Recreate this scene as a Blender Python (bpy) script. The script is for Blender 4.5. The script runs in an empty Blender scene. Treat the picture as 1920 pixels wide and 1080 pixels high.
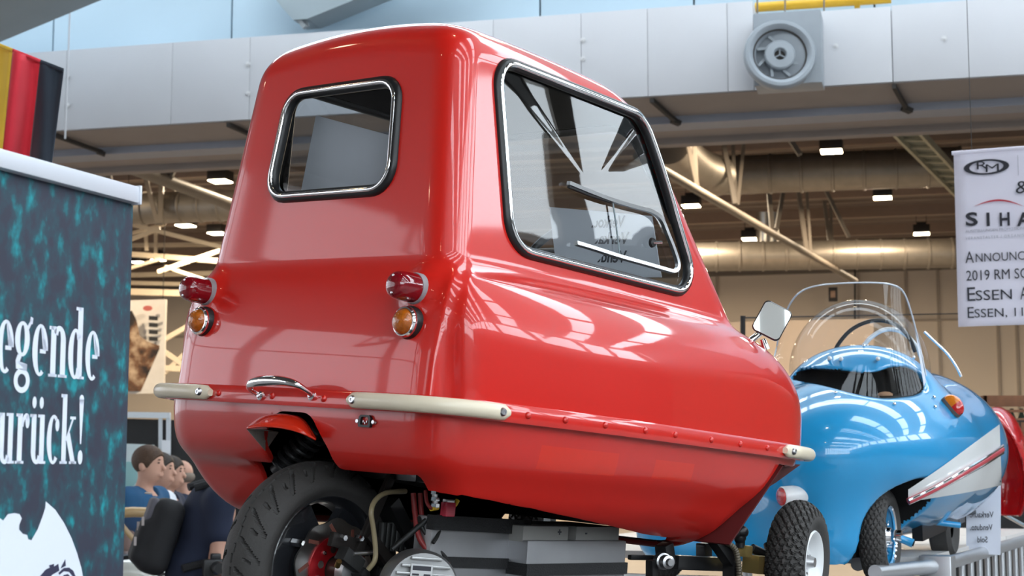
import bpy, bmesh, math, random
import numpy as np
from mathutils import Vector, Matrix

random.seed(7)
SC = bpy.context.scene
COL = SC.collection
PI = math.pi

# ------------------------------------------------------------------ camera, world, exposure
F = 3000.0                       # focal length in pixels of the 1920 px frame
PITCH = math.atan((880 - 540) / F)
CZ = 1.65
cam = bpy.data.cameras.new('camera')
cam.lens = 36 * F / 1920
cam.sensor_width = 36
cam.clip_end = 300
cam.dof.use_dof = True
cam.dof.focus_distance = 3.65
cam.dof.aperture_fstop = 10.0
camo = bpy.data.objects.new('camera', cam)
camo.location = (0, 0, CZ)
camo.rotation_euler = (PI / 2 + PITCH, 0, 0)
COL.objects.link(camo)
SC.camera = camo
SC.view_settings.view_transform = 'Standard'
SC.view_settings.look = 'None'
SC.view_settings.exposure = 0.22
SC.view_settings.gamma = 1.0
SC.view_settings.use_curve_mapping = False
W = bpy.data.worlds.new('world')
SC.world = W
W.use_nodes = True
W.node_tree.nodes['Background'].inputs[0].default_value = (0.80, 0.90, 1.0, 1)
W.node_tree.nodes['Background'].inputs[1].default_value = 1.0
SC.cycles.max_bounces = 8
SC.cycles.transparent_max_bounces = 16
SC.cycles.sample_clamp_indirect = 8
SKY = 7.0          # brightness of the glazing of the hall (bright overcast sky behind it)
FROST = 1.9        # added frosted windows of the unseen left side
LAMP = 22.0        # brightness of the high bay lamp lenses
LAMP_W = 330.0     # watts of each high bay lamp

# ------------------------------------------------------------------ pixel -> world helpers
cp, sp = math.cos(PITCH), math.sin(PITCH)
def c2w(c):
    return Vector((c[0], c[1] * cp - c[2] * sp, c[1] * sp + c[2] * cp))
def ray(px, py):
    return c2w(((px - 960) / F, 1.0, (540 - py) / F))
CAMV = Vector((0, 0, CZ))
def at(px, py, d):
    return CAMV + ray(px, py) * d
def at_z(px, py, z):
    r = ray(px, py)
    return CAMV + r * ((z - CZ) / r.z)
# hall frame: u along the long white duct, v away from the camera
HA = math.radians(14.4)
HU = Vector((math.cos(HA), -math.sin(HA), 0))
HV = Vector((math.sin(HA), math.cos(HA), 0))
HO = Vector((0, 18, 0))
def H(u, v, z):
    return HO + HU * u + HV * v + Vector((0, 0, z))
def at_v(px, py, v):
    r = ray(px, py)
    t = (v - (CAMV - HO).dot(HV)) / r.dot(HV)
    return CAMV + r * t
def huv(p):
    q = p - HO
    return q.dot(HU), q.dot(HV), q.z
HROT = -HA

# ------------------------------------------------------------------ materials
MATS = {}
def M(name, col, rough=.5, metal=0.0, coat=0.0, crough=.05, vary=.06, vscale=8, bump=0.0, bscale=60, emit=0, spec=.5, trans=0, ior=1.45, sheen=0):
    if name in MATS:
        return MATS[name]
    m = bpy.data.materials.new(name)
    m.use_nodes = True
    nt = m.node_tree
    b = nt.nodes['Principled BSDF']
    b.inputs['Roughness'].default_value = rough
    b.inputs['Metallic'].default_value = metal
    b.inputs['Coat Weight'].default_value = coat
    b.inputs['Coat Roughness'].default_value = crough
    b.inputs['Specular IOR Level'].default_value = spec
    b.inputs['Transmission Weight'].default_value = trans
    b.inputs['IOR'].default_value = ior
    if sheen:
        b.inputs['Sheen Weight'].default_value = sheen
    c4 = (*col, 1)
    if vary > 0:
        tc = nt.nodes.new('ShaderNodeTexCoord')
        no = nt.nodes.new('ShaderNodeTexNoise')
        no.inputs['Scale'].default_value = vscale
        no.inputs['Detail'].default_value = 5
        nt.links.new(tc.outputs['Object'], no.inputs['Vector'])
        mx = nt.nodes.new('ShaderNodeMix')
        mx.data_type = 'RGBA'
        mx.inputs['A'].default_value = tuple(min(1, c * (1 - vary * 1.5)) for c in col) + (1,)
        mx.inputs['B'].default_value = tuple(min(1, c * (1 + vary * 1.5)) for c in col) + (1,)
        nt.links.new(no.outputs['Fac'], mx.inputs['Factor'])
        nt.links.new(mx.outputs['Result'], b.inputs['Base Color'])
    else:
        b.inputs['Base Color'].default_value = c4
    if bump > 0:
        tc2 = nt.nodes.new('ShaderNodeTexCoord')
        n2 = nt.nodes.new('ShaderNodeTexNoise')
        n2.inputs['Scale'].default_value = bscale
        nt.links.new(tc2.outputs['Object'], n2.inputs['Vector'])
        bp = nt.nodes.new('ShaderNodeBump')
        bp.inputs['Strength'].default_value = bump
        bp.inputs['Distance'].default_value = .01
        nt.links.new(n2.outputs['Fac'], bp.inputs['Height'])
        nt.links.new(bp.outputs['Normal'], b.inputs['Normal'])
    if emit:
        b.inputs['Emission Color'].default_value = c4
        b.inputs['Emission Strength'].default_value = emit
    MATS[name] = m
    return m

def glass(name, tint=(.93, .95, .96), refl=1.0):
    """clear pane: see-through with a mirror reflection that grows at grazing angles"""
    if name in MATS:
        return MATS[name]
    m = bpy.data.materials.new(name)
    m.use_nodes = True
    nt = m.node_tree
    for n in list(nt.nodes):
        if n.type != 'OUTPUT_MATERIAL':
            nt.nodes.remove(n)
    out = [n for n in nt.nodes if n.type == 'OUTPUT_MATERIAL'][0]
    tr = nt.nodes.new('ShaderNodeBsdfTransparent')
    tr.inputs[0].default_value = (*tint, 1)
    gl = nt.nodes.new('ShaderNodeBsdfGlossy')
    gl.inputs['Roughness'].default_value = 0.01
    lw = nt.nodes.new('ShaderNodeLayerWeight')
    pw = nt.nodes.new('ShaderNodeMath'); pw.operation = 'POWER'; pw.inputs[1].default_value = 5
    fr = nt.nodes.new('ShaderNodeMath'); fr.operation = 'MULTIPLY_ADD'
    fr.inputs[1].default_value = .96; fr.inputs[2].default_value = .045
    nt.links.new(lw.outputs['Facing'], pw.inputs[0]); nt.links.new(pw.outputs[0], fr.inputs[0])
    mu = nt.nodes.new('ShaderNodeMath')
    mu.operation = 'MULTIPLY'
    mu.use_clamp = True
    mu.inputs[1].default_value = 1.7 * refl
    mx = nt.nodes.new('ShaderNodeMixShader')
    nt.links.new(fr.outputs[0], mu.inputs[0])
    nt.links.new(mu.outputs[0], mx.inputs[0])
    nt.links.new(tr.outputs[0], mx.inputs[1])
    nt.links.new(gl.outputs[0], mx.inputs[2])
    nt.links.new(mx.outputs[0], out.inputs[0])
    MATS[name] = m
    return m

# ------------------------------------------------------------------ object helpers
def link(name, me, parent=None, mat=None, smooth=True, loc=None):
    o = bpy.data.objects.new(name, me)
    COL.objects.link(o)
    if mat is not None:
        for mm in (mat if isinstance(mat, (list, tuple)) else [mat]):
            me.materials.append(mm)
    if parent is not None:
        o.parent = parent
    if smooth and hasattr(me, 'polygons'):
        me.polygons.foreach_set('use_smooth', [True] * len(me.polygons))
    return o
def tag(o, label=None, cat=None, group=None, kind=None):
    if label: o['label'] = label
    if cat: o['category'] = cat
    if group: o['group'] = group
    if kind: o['kind'] = kind
    return o
def empty(name, mat4=None, label=None, cat=None, group=None):
    o = bpy.data.objects.new(name, None)
    o.empty_display_size = .1
    COL.objects.link(o)
    if mat4 is not None:
        o.matrix_world = mat4
    return tag(o, label, cat, group)

class MB:
    """collects shapes into one mesh"""
    def __init__(s):
        s.v = []; s.f = []; s.mi = []; s.cm = 0
    def add(s, vs, fs, m4=None):
        b = len(s.v)
        for p in vs:
            p = Vector(p)
            s.v.append(tuple(m4 @ p) if m4 is not None else tuple(p))
        for f in fs:
            s.f.append(tuple(b + i for i in f)); s.mi.append(s.cm)
        return s
    def box(s, c, d, m4=None):
        x, y, z = c; a, b, e = d[0] / 2, d[1] / 2, d[2] / 2
        vs = [(x + i * a, y + j * b, z + k * e) for i in (-1, 1) for j in (-1, 1) for k in (-1, 1)]
        fs = [(0, 1, 3, 2), (4, 6, 7, 5), (0, 4, 5, 1), (2, 3, 7, 6), (0, 2, 6, 4), (1, 5, 7, 3)]
        return s.add(vs, fs, m4)
    def hexa(s, p8):
        fs = [(0, 1, 3, 2), (4, 6, 7, 5), (0, 4, 5, 1), (2, 3, 7, 6), (0, 2, 6, 4), (1, 5, 7, 3)]
        return s.add(p8, fs)
    def bar(s, a, b, w, h=None, up=(0, 0, 1)):
        """rectangular bar from a to b"""
        a, b = Vector(a), Vector(b); h = h or w
        t = (b - a).normalized(); up = Vector(up)
        r = t.cross(up)
        if r.length < 1e-4: r = t.cross(Vector((1, 0, 0)))
        r.normalize(); q = r.cross(t)
        p = []
        for e in (a, b):
            for i in (-1, 1):
                for j in (-1, 1):
                    p.append(e + r * (i * w / 2) + q * (j * h / 2))
        return s.hexa(p)
    def tube(s, pts, r, n=10, closed=False, caps=True, prof=None):
        """sweep of a circle (or profile of (side, up) points) along pts; r may be a list"""
        P = [Vector(p) for p in pts]; N = len(P)
        rs = r if isinstance(r, (list, tuple)) else [r] * N
        T = []
        for i in range(N):
            if closed: t = P[(i + 1) % N] - P[i - 1]
            else: t = P[min(i + 1, N - 1)] - P[max(i - 1, 0)]
            T.append(t.normalized())
        nrm = T[0].orthogonal().normalized()
        if abs(T[0].z) < .9: nrm = (Vector((0, 0, 1)) - T[0] * T[0].z).normalized()
        vs = []; frames = []
        for i in range(N):
            nrm = (nrm - T[i] * nrm.dot(T[i]))
            nrm.normalize()
            frames.append((nrm.copy(), T[i].cross(nrm)))
        if closed:                                  # spread the twist
            n0 = frames[0][0]; tr = (frames[-1][0] - T[0] * frames[-1][0].dot(T[0])).normalized()
            ang = math.atan2(tr.cross(n0).dot(T[0]), tr.dot(n0))
            for i in range(N):
                q = Matrix.Rotation(ang * i / N, 3, T[i])
                frames[i] = (q @ frames[i][0], q @ frames[i][1])
        for i in range(N):
            a, b = frames[i]
            if prof is None:
                for k in range(n):
                    w = 2 * PI * k / n
                    vs.append(P[i] + (a * math.cos(w) + b * math.sin(w)) * rs[i])
            else:
                for (u, w) in prof:
                    vs.append(P[i] + b * (u * rs[i]) + a * (w * rs[i]))
        n = n if prof is None else len(prof)
        fs = []
        for i in range(N if closed else N - 1):
            j = (i + 1) % N
            for k in range(n):
                l = (k + 1) % n
                fs.append((i * n + k, i * n + l, j * n + l, j * n + k))
        if not closed and caps:
            fs.append(tuple(range(n - 1, -1, -1)))
            fs.append(tuple((N - 1) * n + k for k in range(n)))
        return s.add(vs, fs)
    def cyl(s, a, b, r, n=20, r2=None):
        return s.tube([a, b], [r, r if r2 is None else r2], n)
    def lathe(s, prof, n=32, m4=None, closed=False):
        """profile of (r, z) turned about z"""
        vs = []; fs = []
        L = len(prof)
        for k in range(n):
            w = 2 * PI * k / n
            for (r, z) in prof:
                vs.append((r * math.cos(w), r * math.sin(w), z))
        for k in range(n):
            l = (k + 1) % n
            for i in range(L if closed else L - 1):
                j = (i + 1) % L
                fs.append((k * L + i, l * L + i, l * L + j, k * L + j))
        return s.add(vs, fs, m4)
    def ball(s, c, r, n=12, m4=None):
        rx, ry, rz = r if isinstance(r, (tuple, list)) else (r, r, r)
        vs = []; fs = []
        k2 = n // 2
        for i in range(k2 + 1):
            t = PI * i / k2
            for k in range(n):
                w = 2 * PI * k / n
                vs.append((c[0] + rx * math.sin(t) * math.cos(w), c[1] + ry * math.sin(t) * math.sin(w), c[2] + rz * math.cos(t)))
        for i in range(k2):
            for k in range(n):
                l = (k + 1) % n
                fs.append((i * n + k, (i + 1) * n + k, (i + 1) * n + l, i * n + l))
        return s.add(vs, fs, m4)
    def prism(s, poly, t, m4=None):
        """poly of (x, y) in the xy plane, thickness t along +z"""
        n = len(poly)
        vs = [(x, y, 0) for x, y in poly] + [(x, y, t) for x, y in poly]
        fs = [tuple(range(n - 1, -1, -1)), tuple(range(n, 2 * n))]
        for i in range(n):
            j = (i + 1) % n
            fs.append((i, j, n + j, n + i))
        return s.add(vs, fs, m4)
    def mesh(s, name):
        me = bpy.data.meshes.new(name)
        me.from_pydata(s.v, [], s.f)
        me.update()
        return me
    def build(s, name, mat, parent=None, smooth=False, bevel=0, auto=True):
        me = s.mesh(name)
        o = link(name, me, parent, mat, smooth=False)
        if any(s.mi):
            me.polygons.foreach_set('material_index', s.mi)
        bm = bmesh.new(); bm.from_mesh(me)
        bmesh.ops.remove_doubles(bm, verts=bm.verts, dist=1e-6)
        bmesh.ops.recalc_face_normals(bm, faces=bm.faces)
        if bevel:
            es = [e for e in bm.edges if len(e.link_faces) == 2 and e.calc_face_angle(0) > .6]
            bmesh.ops.bevel(bm, geom=es, offset=bevel, segments=2, affect='EDGES', profile=.6)
        if smooth or bevel:
            for f in bm.faces: f.smooth = True
            for e in bm.edges:
                if len(e.link_faces) == 2 and e.calc_face_angle(0) > .7: e.smooth = False
        bm.to_mesh(me); bm.free()
        return o

def rpoly(cor, rad, n=6):
    """rounded polygon from corner points"""
    N = len(cor); out = []
    rs = rad if isinstance(rad, (list, tuple)) else [rad] * N
    for i in range(N):
        p0, p, p1 = Vector(cor[i - 1]), Vector(cor[i]), Vector(cor[(i + 1) % N])
        a = (p0 - p).normalized(); b = (p1 - p).normalized()
        th = a.angle(b) / 2
        r = rs[i]; L = r / math.tan(th)
        c = p + (a + b).normalized() * (r / math.sin(th))
        s_ = p + a * L; e_ = p + b * L
        v0 = s_ - c; v1 = e_ - c
        ang = math.atan2(v0.x * v1.y - v0.y * v1.x, v0.dot(v1))
        for k in range(n + 1):
            w = ang * k / n
            out.append((c.x + v0.x * math.cos(w) - v0.y * math.sin(w), c.y + v0.x * math.sin(w) + v0.y * math.cos(w)))
    return out
def resample(pts, step, closed=True):
    P = np.array(pts, float)
    if closed: P = np.vstack([P, P[:1]])
    s = np.r_[0, np.cumsum(np.linalg.norm(np.diff(P, axis=0), axis=1))]
    n = max(3, int(round(s[-1] / step)))
    t = np.linspace(0, s[-1], n + 1)
    if closed: t = t[:-1]
    return np.stack([np.interp(t, s, P[:, k]) for k in range(P.shape[1])], 1)
def catmull(pts, n=8, closed=False):
    P = np.array(pts, float); N = len(P); out = []
    rng = range(N) if closed else range(N - 1)
    for i in rng:
        if closed: a, b, c, d = P[i - 1], P[i], P[(i + 1) % N], P[(i + 2) % N]
        else: a, b, c, d = P[max(i - 1, 0)], P[i], P[i + 1], P[min(i + 2, N - 1)]
        for k in range(n):
            t = k / n
            out.append(.5 * ((2 * b) + (c - a) * t + (2 * a - 5 * b + 4 * c - d) * t * t + (3 * b - a - 3 * c + d) * t ** 3))
    if not closed: out.append(P[-1])
    return np.array(out)
def seg(name, pts, r, mat, parent=None, n=10, closed=False, smooth_n=6):
    if smooth_n > 1 and len(pts) > 2: pts = catmull([tuple(p) for p in pts], smooth_n, closed)
    return MB().tube([tuple(p) for p in pts], r, n, closed).build(name, mat, parent, smooth=True)
def text(name, body, size, mat, parent, m4, align='LEFT', bold=0.0, xs=1.0, spacing=1.0):
    cu = bpy.data.curves.new(name, 'FONT')
    cu.body = body; cu.size = size; cu.align_x = align
    cu.extrude = .0004; cu.offset = bold; cu.space_character = spacing
    cu.resolution_u = 3
    cu.materials.append(mat)
    t_ = bpy.data.objects.new(name, cu); COL.objects.link(t_)
    me = bpy.data.meshes.new_from_object(t_.evaluated_get(bpy.context.evaluated_depsgraph_get()))
    bpy.data.objects.remove(t_)
    o = bpy.data.objects.new(name, me); COL.objects.link(o)
    xs_ = [v.co.x for v in me.vertices] or [0, 1]
    o['text_width'] = max(xs_) - min(xs_)
    o.parent = parent
    o.matrix_local = m4 @ Matrix.Diagonal((xs, 1, 1, 1))
    return o
def basis(o, x, y):
    """matrix with origin o, x axis and (roughly) y axis"""
    x = Vector(x).normalized(); y = Vector(y); z = x.cross(y).normalized(); y = z.cross(x)
    m = Matrix((x, y, z)).transposed().to_4x4(); m.translation = Vector(o)
    return m

# ------------------------------------------------------------------ implicit surfaces
def smin(a, b, k):
    h = np.maximum(k - np.abs(a - b), 0) / k
    return np.minimum(a, b) - h * h * k * .25
def smax(a, b, k):
    return -smin(-a, -b, k)
def capsule(a, b, r1, r2=None):
    a = np.array(a, float); b = np.array(b, float); r2 = r1 if r2 is None else r2
    ba = b - a; L = max((ba @ ba), 1e-9)
    def f(x, y, z):
        t = np.clip(((x - a[0]) * ba[0] + (y - a[1]) * ba[1] + (z - a[2]) * ba[2]) / L, 0, 1)
        return np.sqrt((x - a[0] - t * ba[0]) ** 2 + (y - a[1] - t * ba[1]) ** 2 + (z - a[2] - t * ba[2]) ** 2) - (r1 + (r2 - r1) * t)
    return f
def ellip(c, r, rot=None):
    R3 = None if rot is None else np.array(rot)     # rows are the axes
    def f(x, y, z):
        x = x - c[0]; y = y - c[1]; z = z - c[2]
        if R3 is not None:
            x, y, z = (R3[0, 0] * x + R3[0, 1] * y + R3[0, 2] * z, R3[1, 0] * x + R3[1, 1] * y + R3[1, 2] * z, R3[2, 0] * x + R3[2, 1] * y + R3[2, 2] * z)
        k = np.sqrt((x / r[0]) ** 2 + (y / r[1]) ** 2 + (z / r[2]) ** 2)
        return (k - 1) * min(r)
    return f
def rbox(c, h, r, rot=None):
    R3 = None if rot is None else np.array(rot)
    def f(x, y, z):
        x = x - c[0]; y = y - c[1]; z = z - c[2]
        if R3 is not None:
            x, y, z = (R3[0, 0] * x + R3[0, 1] * y + R3[0, 2] * z, R3[1, 0] * x + R3[1, 1] * y + R3[1, 2] * z, R3[2, 0] * x + R3[2, 1] * y + R3[2, 2] * z)
        qx = np.abs(x) - h[0] + r; qy = np.abs(y) - h[1] + r; qz = np.abs(z) - h[2] + r
        return np.sqrt(np.maximum(qx, 0) ** 2 + np.maximum(qy, 0) ** 2 + np.maximum(qz, 0) ** 2) + np.minimum(np.maximum(qx, np.maximum(qy, qz)), 0) - r
    return f
def union(fs, k):
    def f(x, y, z):
        d = fs[0](x, y, z)
        for g in fs[1:]:
            d = smin(d, g(x, y, z), k)
        return d
    return f
class Poly2:
    """signed distance to a closed 2D outline, looked up smoothly"""
    def __init__(s, poly, h=.01, pad=.15):
        P = np.array(poly, float); Q = np.roll(P, -1, 0)
        s.lo = P.min(0) - pad; hi = P.max(0) + pad; s.h = h
        n = np.ceil((hi - s.lo) / h).astype(int) + 3
        gx = s.lo[0] + h * np.arange(n[0]); gy = s.lo[1] + h * np.arange(n[1])
        X, Y = np.meshgrid(gx, gy, indexing='ij')
        D = np.full(X.shape, 1e9); ins = np.zeros(X.shape, bool)
        for p, q in zip(P, Q):
            e = q - p; L = e @ e
            if L < 1e-14: continue
            t = np.clip(((X - p[0]) * e[0] + (Y - p[1]) * e[1]) / L, 0, 1)
            D = np.minimum(D, (X - p[0] - t * e[0]) ** 2 + (Y - p[1] - t * e[1]) ** 2)
            c = ((p[1] > Y) != (q[1] > Y))
            with np.errstate(divide='ignore', invalid='ignore'):
                ins ^= c & (X < p[0] + (Y - p[1]) * e[0] / (e[1] if e[1] != 0 else 1e-12))
        s.D = np.where(ins, -np.sqrt(D), np.sqrt(D)); s.n = s.D.shape
    def __call__(s, x, y):
        fx = np.clip((x - s.lo[0]) / s.h, 1, s.n[0] - 3.001); fy = np.clip((y - s.lo[1]) / s.h, 1, s.n[1] - 3.001)
        ix = np.floor(fx).astype(int); iy = np.floor(fy).astype(int); tx = fx - ix; ty = fy - iy
        def w(t):
            return (.5 * (-t + 2 * t * t - t ** 3), .5 * (2 - 5 * t * t + 3 * t ** 3), .5 * (t + 4 * t * t - 3 * t ** 3), .5 * (-t * t + t ** 3))
        wx, wy = w(tx), w(ty)
        r = 0
        for a in range(4):
            for b in range(4):
                r = r + wx[a] * wy[b] * s.D[ix + a - 1, iy + b - 1]
        return r
def surfnets(f, lo, hi, h):
    lo = np.array(lo, float); hi = np.array(hi, float)
    n = np.ceil((hi - lo) / h).astype(int) + 1
    ax = [lo[i] + h * np.arange(n[i]) for i in range(3)]
    V = np.broadcast_to(f(ax[0][:, None, None], ax[1][None, :, None], ax[2][None, None, :]), n).astype(np.float32)
    S = V < 0
    c = np.zeros(n - 1, np.int8)
    offs = [(i, j, k) for i in (0, 1) for j in (0, 1) for k in (0, 1)]
    for (i, j, k) in offs:
        c += S[i:n[0] - 1 + i, j:n[1] - 1 + j, k:n[2] - 1 + k]
    act = (c > 0) & (c < 8)
    I = np.argwhere(act)
    idx = np.full(n - 1, -1, np.int64); idx[act] = np.arange(len(I))
    acc = np.zeros((len(I), 3)); cnt = np.zeros(len(I))
    for a in offs:
        for d in range(3):
            if a[d]: continue
            b = list(a); b[d] = 1
            va = V[I[:, 0] + a[0], I[:, 1] + a[1], I[:, 2] + a[2]]; vb = V[I[:, 0] + b[0], I[:, 1] + b[1], I[:, 2] + b[2]]
            m = (va < 0) != (vb < 0)
            t = np.where(m, va / np.where(m, va - vb, 1), 0)
            p = np.array(a, float)[None, :].repeat(len(I), 0); p[:, d] += t
            acc[m] += p[m]; cnt += m
    P = lo + (I + acc / cnt[:, None]) * h
    faces = []
    for d in range(3):
        e, g = [(1, 2), (2, 0), (0, 1)][d]
        sl0 = [slice(None)] * 3; sl1 = [slice(None)] * 3
        sl0[d] = slice(0, n[d] - 1); sl1[d] = slice(1, n[d])
        A = S[tuple(sl0)]; B = S[tuple(sl1)]
        X = np.argwhere(A != B)
        ok = (X[:, e] > 0) & (X[:, g] > 0) & (X[:, e] < n[e] - 1) & (X[:, g] < n[g] - 1)
        X = X[ok]
        ins = A[X[:, 0], X[:, 1], X[:, 2]]
        q = []
        for (de, dg) in ((-1, -1), (0, -1), (0, 0), (-1, 0)):
            Y = X.copy(); Y[:, e] += de; Y[:, g] += dg
            q.append(idx[Y[:, 0], Y[:, 1], Y[:, 2]])
        q = np.stack(q, 1)
        q = np.where(ins[:, None], q, q[:, ::-1])
        faces.append(q)
    return P, np.vstack(faces)
def grad(f, P, e):
    g = np.empty_like(P)
    for k in range(3):
        a = P.copy(); a[:, k] += e; b = P.copy(); b[:, k] -= e
        g[:, k] = (f(a[:, 0], a[:, 1], a[:, 2]) - f(b[:, 0], b[:, 1], b[:, 2])) / (2 * e)
    return g
def implicit(name, f, lo, hi, h, mat, parent=None, normals=True, fn=None, eps=None, inner=None):
    """mesh of f=0, its points pulled on to the surface; normals from the field"""
    P, Q = surfnets(f, lo, hi, h)
    for it in range(3):
        d = f(P[:, 0], P[:, 1], P[:, 2]); g = grad(f, P, h * .3)
        st = -(d / np.maximum((g * g).sum(1), .05))[:, None] * g
        L = np.linalg.norm(st, axis=1, keepdims=True)
        P = P + st * np.minimum(1, .5 * h / np.maximum(L, 1e-9))
    me = bpy.data.meshes.new(name)
    me.from_pydata(P.tolist(), [], Q.tolist())
    me.update()
    o = link(name, me, parent, mat, smooth=True)
    if inner is not None:
        C_ = P[Q].mean(1)
        me.polygons.foreach_set('material_index', inner(C_[:, 0], C_[:, 1], C_[:, 2]).astype(np.int32))
    if normals:
        g = grad(fn or f, P, eps or h * .5)
        g /= np.maximum(np.linalg.norm(g, axis=1, keepdims=True), 1e-9)
        me.normals_split_custom_set_from_vertices(g.tolist())
    return o
def trace(f, P, D, n=80):
    P = np.array(P, float); D = np.array(D, float)
    for _ in range(n):
        P = P + f(P[:, 0], P[:, 1], P[:, 2])[:, None] * D * .8
    return P
# ================================================================== the hall
def struct(o, name=None):
    o['kind'] = 'structure'; return o
white_p = M('white_panel', (.55, .555, .58), .45, vary=.03, vscale=1.5)
blue_p = M('pale_blue_panel', (.42, .54, .62), .5, vary=.03, vscale=1)
grey_roof = M('grey_roof_sheet', (.30, .36, .39), .6, vary=.06, vscale=2)
wall_m = M('hall_wall', (.52, .50, .47), .8, vary=.05, vscale=.4)
far_wall_m = M('far_wall', (.60, .53, .45), .85, vary=.05, vscale=.3)
soff_m = M('soffit_brown', (.30, .255, .23), .8, vary=.08, vscale=2)
beam_m = M('soffit_beam', (.27, .28, .32), .55, vary=.05)
steel_m = M('painted_steel', (.17, .145, .12), .55, vary=.08, vscale=4)
deck_m = M('roof_deck', (.16, .12, .095), .65, vary=.12, vscale=1.5)
duct_m = M('spiral_duct', (.25, .225, .195), .42, metal=.7, vary=.12, vscale=6)
dark_m = M('dark_soffit', (.035, .03, .027), .8)
near_roof = M('near_roof_sheet', (.10, .095, .09), .7, vary=.06, vscale=2)
fix_m = M('lamp_housing', (.014, .012, .012), .5)
lens_m = M('lamp_lens', (1.0, .80, .52), .4, vary=0, emit=LAMP)
sky_m = M('skylight_glazing', (.84, .93, 1.0), .4, vary=0, emit=SKY)

def hbox(name, u, v, z, mat, parent=None, bevel=0):
    """box between ranges in hall coordinates"""
    c = H((u[0] + u[1]) / 2, (v[0] + v[1]) / 2, (z[0] + z[1]) / 2)
    m = Matrix.Translation(c) @ Matrix.Rotation(HROT, 4, 'Z')
    o = MB().box((0, 0, 0), (abs(u[1] - u[0]), abs(v[1] - v[0]), abs(z[1] - z[0]))).build(name, mat, None, bevel=bevel)
    o.matrix_world = m
    if parent is not None:
        o.parent = parent; o.matrix_parent_inverse = parent.matrix_world.inverted() if parent.type != 'EMPTY' or True else Matrix()
    return o
def keep(o, parent):
    """parent without moving"""
    bpy.context.view_layer.update()
    mw = o.matrix_world.copy(); o.parent = parent; o.matrix_parent_inverse = parent.matrix_world.inverted(); o.matrix_world = mw
    return o
ROOFZ = 10.5
U0, U1, V0, V1 = -20, 24, -34, 36
floor = struct(hbox('floor', (U0 - 12, U1 + 6), (V0, V1), (-.2, 0), M('hall_floor', (.23, .22, .215), .45, vary=.12, vscale=.8)))
zd0 = at_v(960, 195, 0).z
zd1 = at_v(960, 34, 0).z
# near hall shell
struct(hbox('wall_back', (U0, U1), (V0 - .3, V0), (0, 3.6), M('dark_cladding', (.13, .125, .12), .7, vary=.1)))
struct(hbox('wall_back', (U0, U1), (V0 - .3, V0), (9.6, ROOFZ), wall_m))
struct(hbox('wall_back', (U0, 4), (V0 - .3, V0), (3.6, 9.6), wall_m))
for i in range(12):                                # unseen gable glazing and bars, added to light the duct front
    a_ = 4 + i * (U1 - 4) / 12; b_ = a_ + (U1 - 4) / 12
    struct(hbox('window_%d' % (40 + i), (a_ + .2, b_ - .2), (V0 - .16, V0 - .1), (3.8, 9.4), sky_m))
    struct(hbox('trim_%d' % (140 + i), (a_ - .22, a_ + .22), (V0 - .3, V0 + .05), (3.6, 9.6), wall_m))
struct(hbox('trim_139', (4, U1), (V0 - .2, V0 + .02), (6.4, 6.75), wall_m))
lw_m = M('white_wall', (.74, .72, .71), .7, vary=.04, vscale=.5)
frost = M('added_frosted_glazing', (.90, .93, 1.0), .4, vary=0, emit=FROST)
struct(hbox('wall_left', (U0 - .3, U0), (V0, 1.2), (0, 1.8), lw_m))
struct(hbox('wall_left', (U0 - .3, U0), (V0, 1.2), (10.2, ROOFZ), lw_m))
for i in range(9):                                # unseen frosted windows, added for the pale reflection in the tail paint
    a_ = V0 + i * 3.9; b_ = min(a_ + 3.9, 1.2)
    struct(hbox('trim_%d' % (160 + i), (U0 - .3, U0 + .05), (a_ - .25, a_ + .25), (1.8, 10.2), lw_m))
    struct(hbox('window_%d' % (60 + i), (U0 - .16, U0 - .1), (a_ + .25, b_ - .25), (1.85, 10.15), frost))
    struct(hbox('trim_%d' % (180 + i), (U0 - .2, U0 + .02), (a_, b_), (4.3, 4.42), steel_m))
    struct(hbox('trim_%d' % (200 + i), (U0 - .2, U0 + .02), (a_, b_), (7.2, 7.32), steel_m))
wr_ = struct(hbox('wall_right', (U1, U1 + .3), (V0, 1.2), (0, 7.2), M('dark_cladding', (.13, .125, .12), .7, vary=.1)))
struct(hbox('wall_right', (U1, U1 + .3), (V0, 1.2), (10.0, ROOFZ), wall_m))
# roof of the near hall: grey sheets between strips of glazing
k = 0
vv = V0
nw = 0
while vv < 1.0:
    struct(hbox('ceiling', (U0, U1), (vv, min(vv + 3.2, 1.2)), (ROOFZ, ROOFZ + .25), near_roof))
    if vv + 4.8 < 1.2:
        nw += 1
        frontal = vv > -12  # unseen glazing strips near the duct, added to light its face
        if not frontal: struct(hbox('ceiling', (U0, 7.2), (vv + 3.2, vv + 4.8), (ROOFZ, ROOFZ + .25), near_roof))
        for (ua, ub) in (((U0, -9), (-8.6, .8), (1.2, 7.0)) if frontal else ()) + ((7.2, 12.8), (13.2, 18.3), (18.7, U1)):
            struct(hbox('window_%d' % nw, (ua, ub), (vv + 3.2, vv + 4.8), (ROOFZ + .1, ROOFZ + .16), sky_m))
        for uu in (13, 18.5):
            struct(hbox('trim_%d' % nw, (uu - .2, uu + .2), (vv + 3.2, vv + 4.8), (ROOFZ - .1, ROOFZ + .25), steel_m))
    vv += 4.8
# tall clerestory on the right
vv = V0
while vv < .9:
    nw += 1
    for (z0, z1) in ((7.35, 9.95),):
        struct(hbox('window_%d' % nw, (U1 + .1, U1 + .16), (vv + .15, min(vv + 3.3, 1.0)), (z0, z1), sky_m))
    struct(hbox('trim_%d' % nw, (U1 - .1, U1 + .3), (vv - .3, vv + .3), (7.2, 10.0), steel_m))
    vv += 3.45
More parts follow.
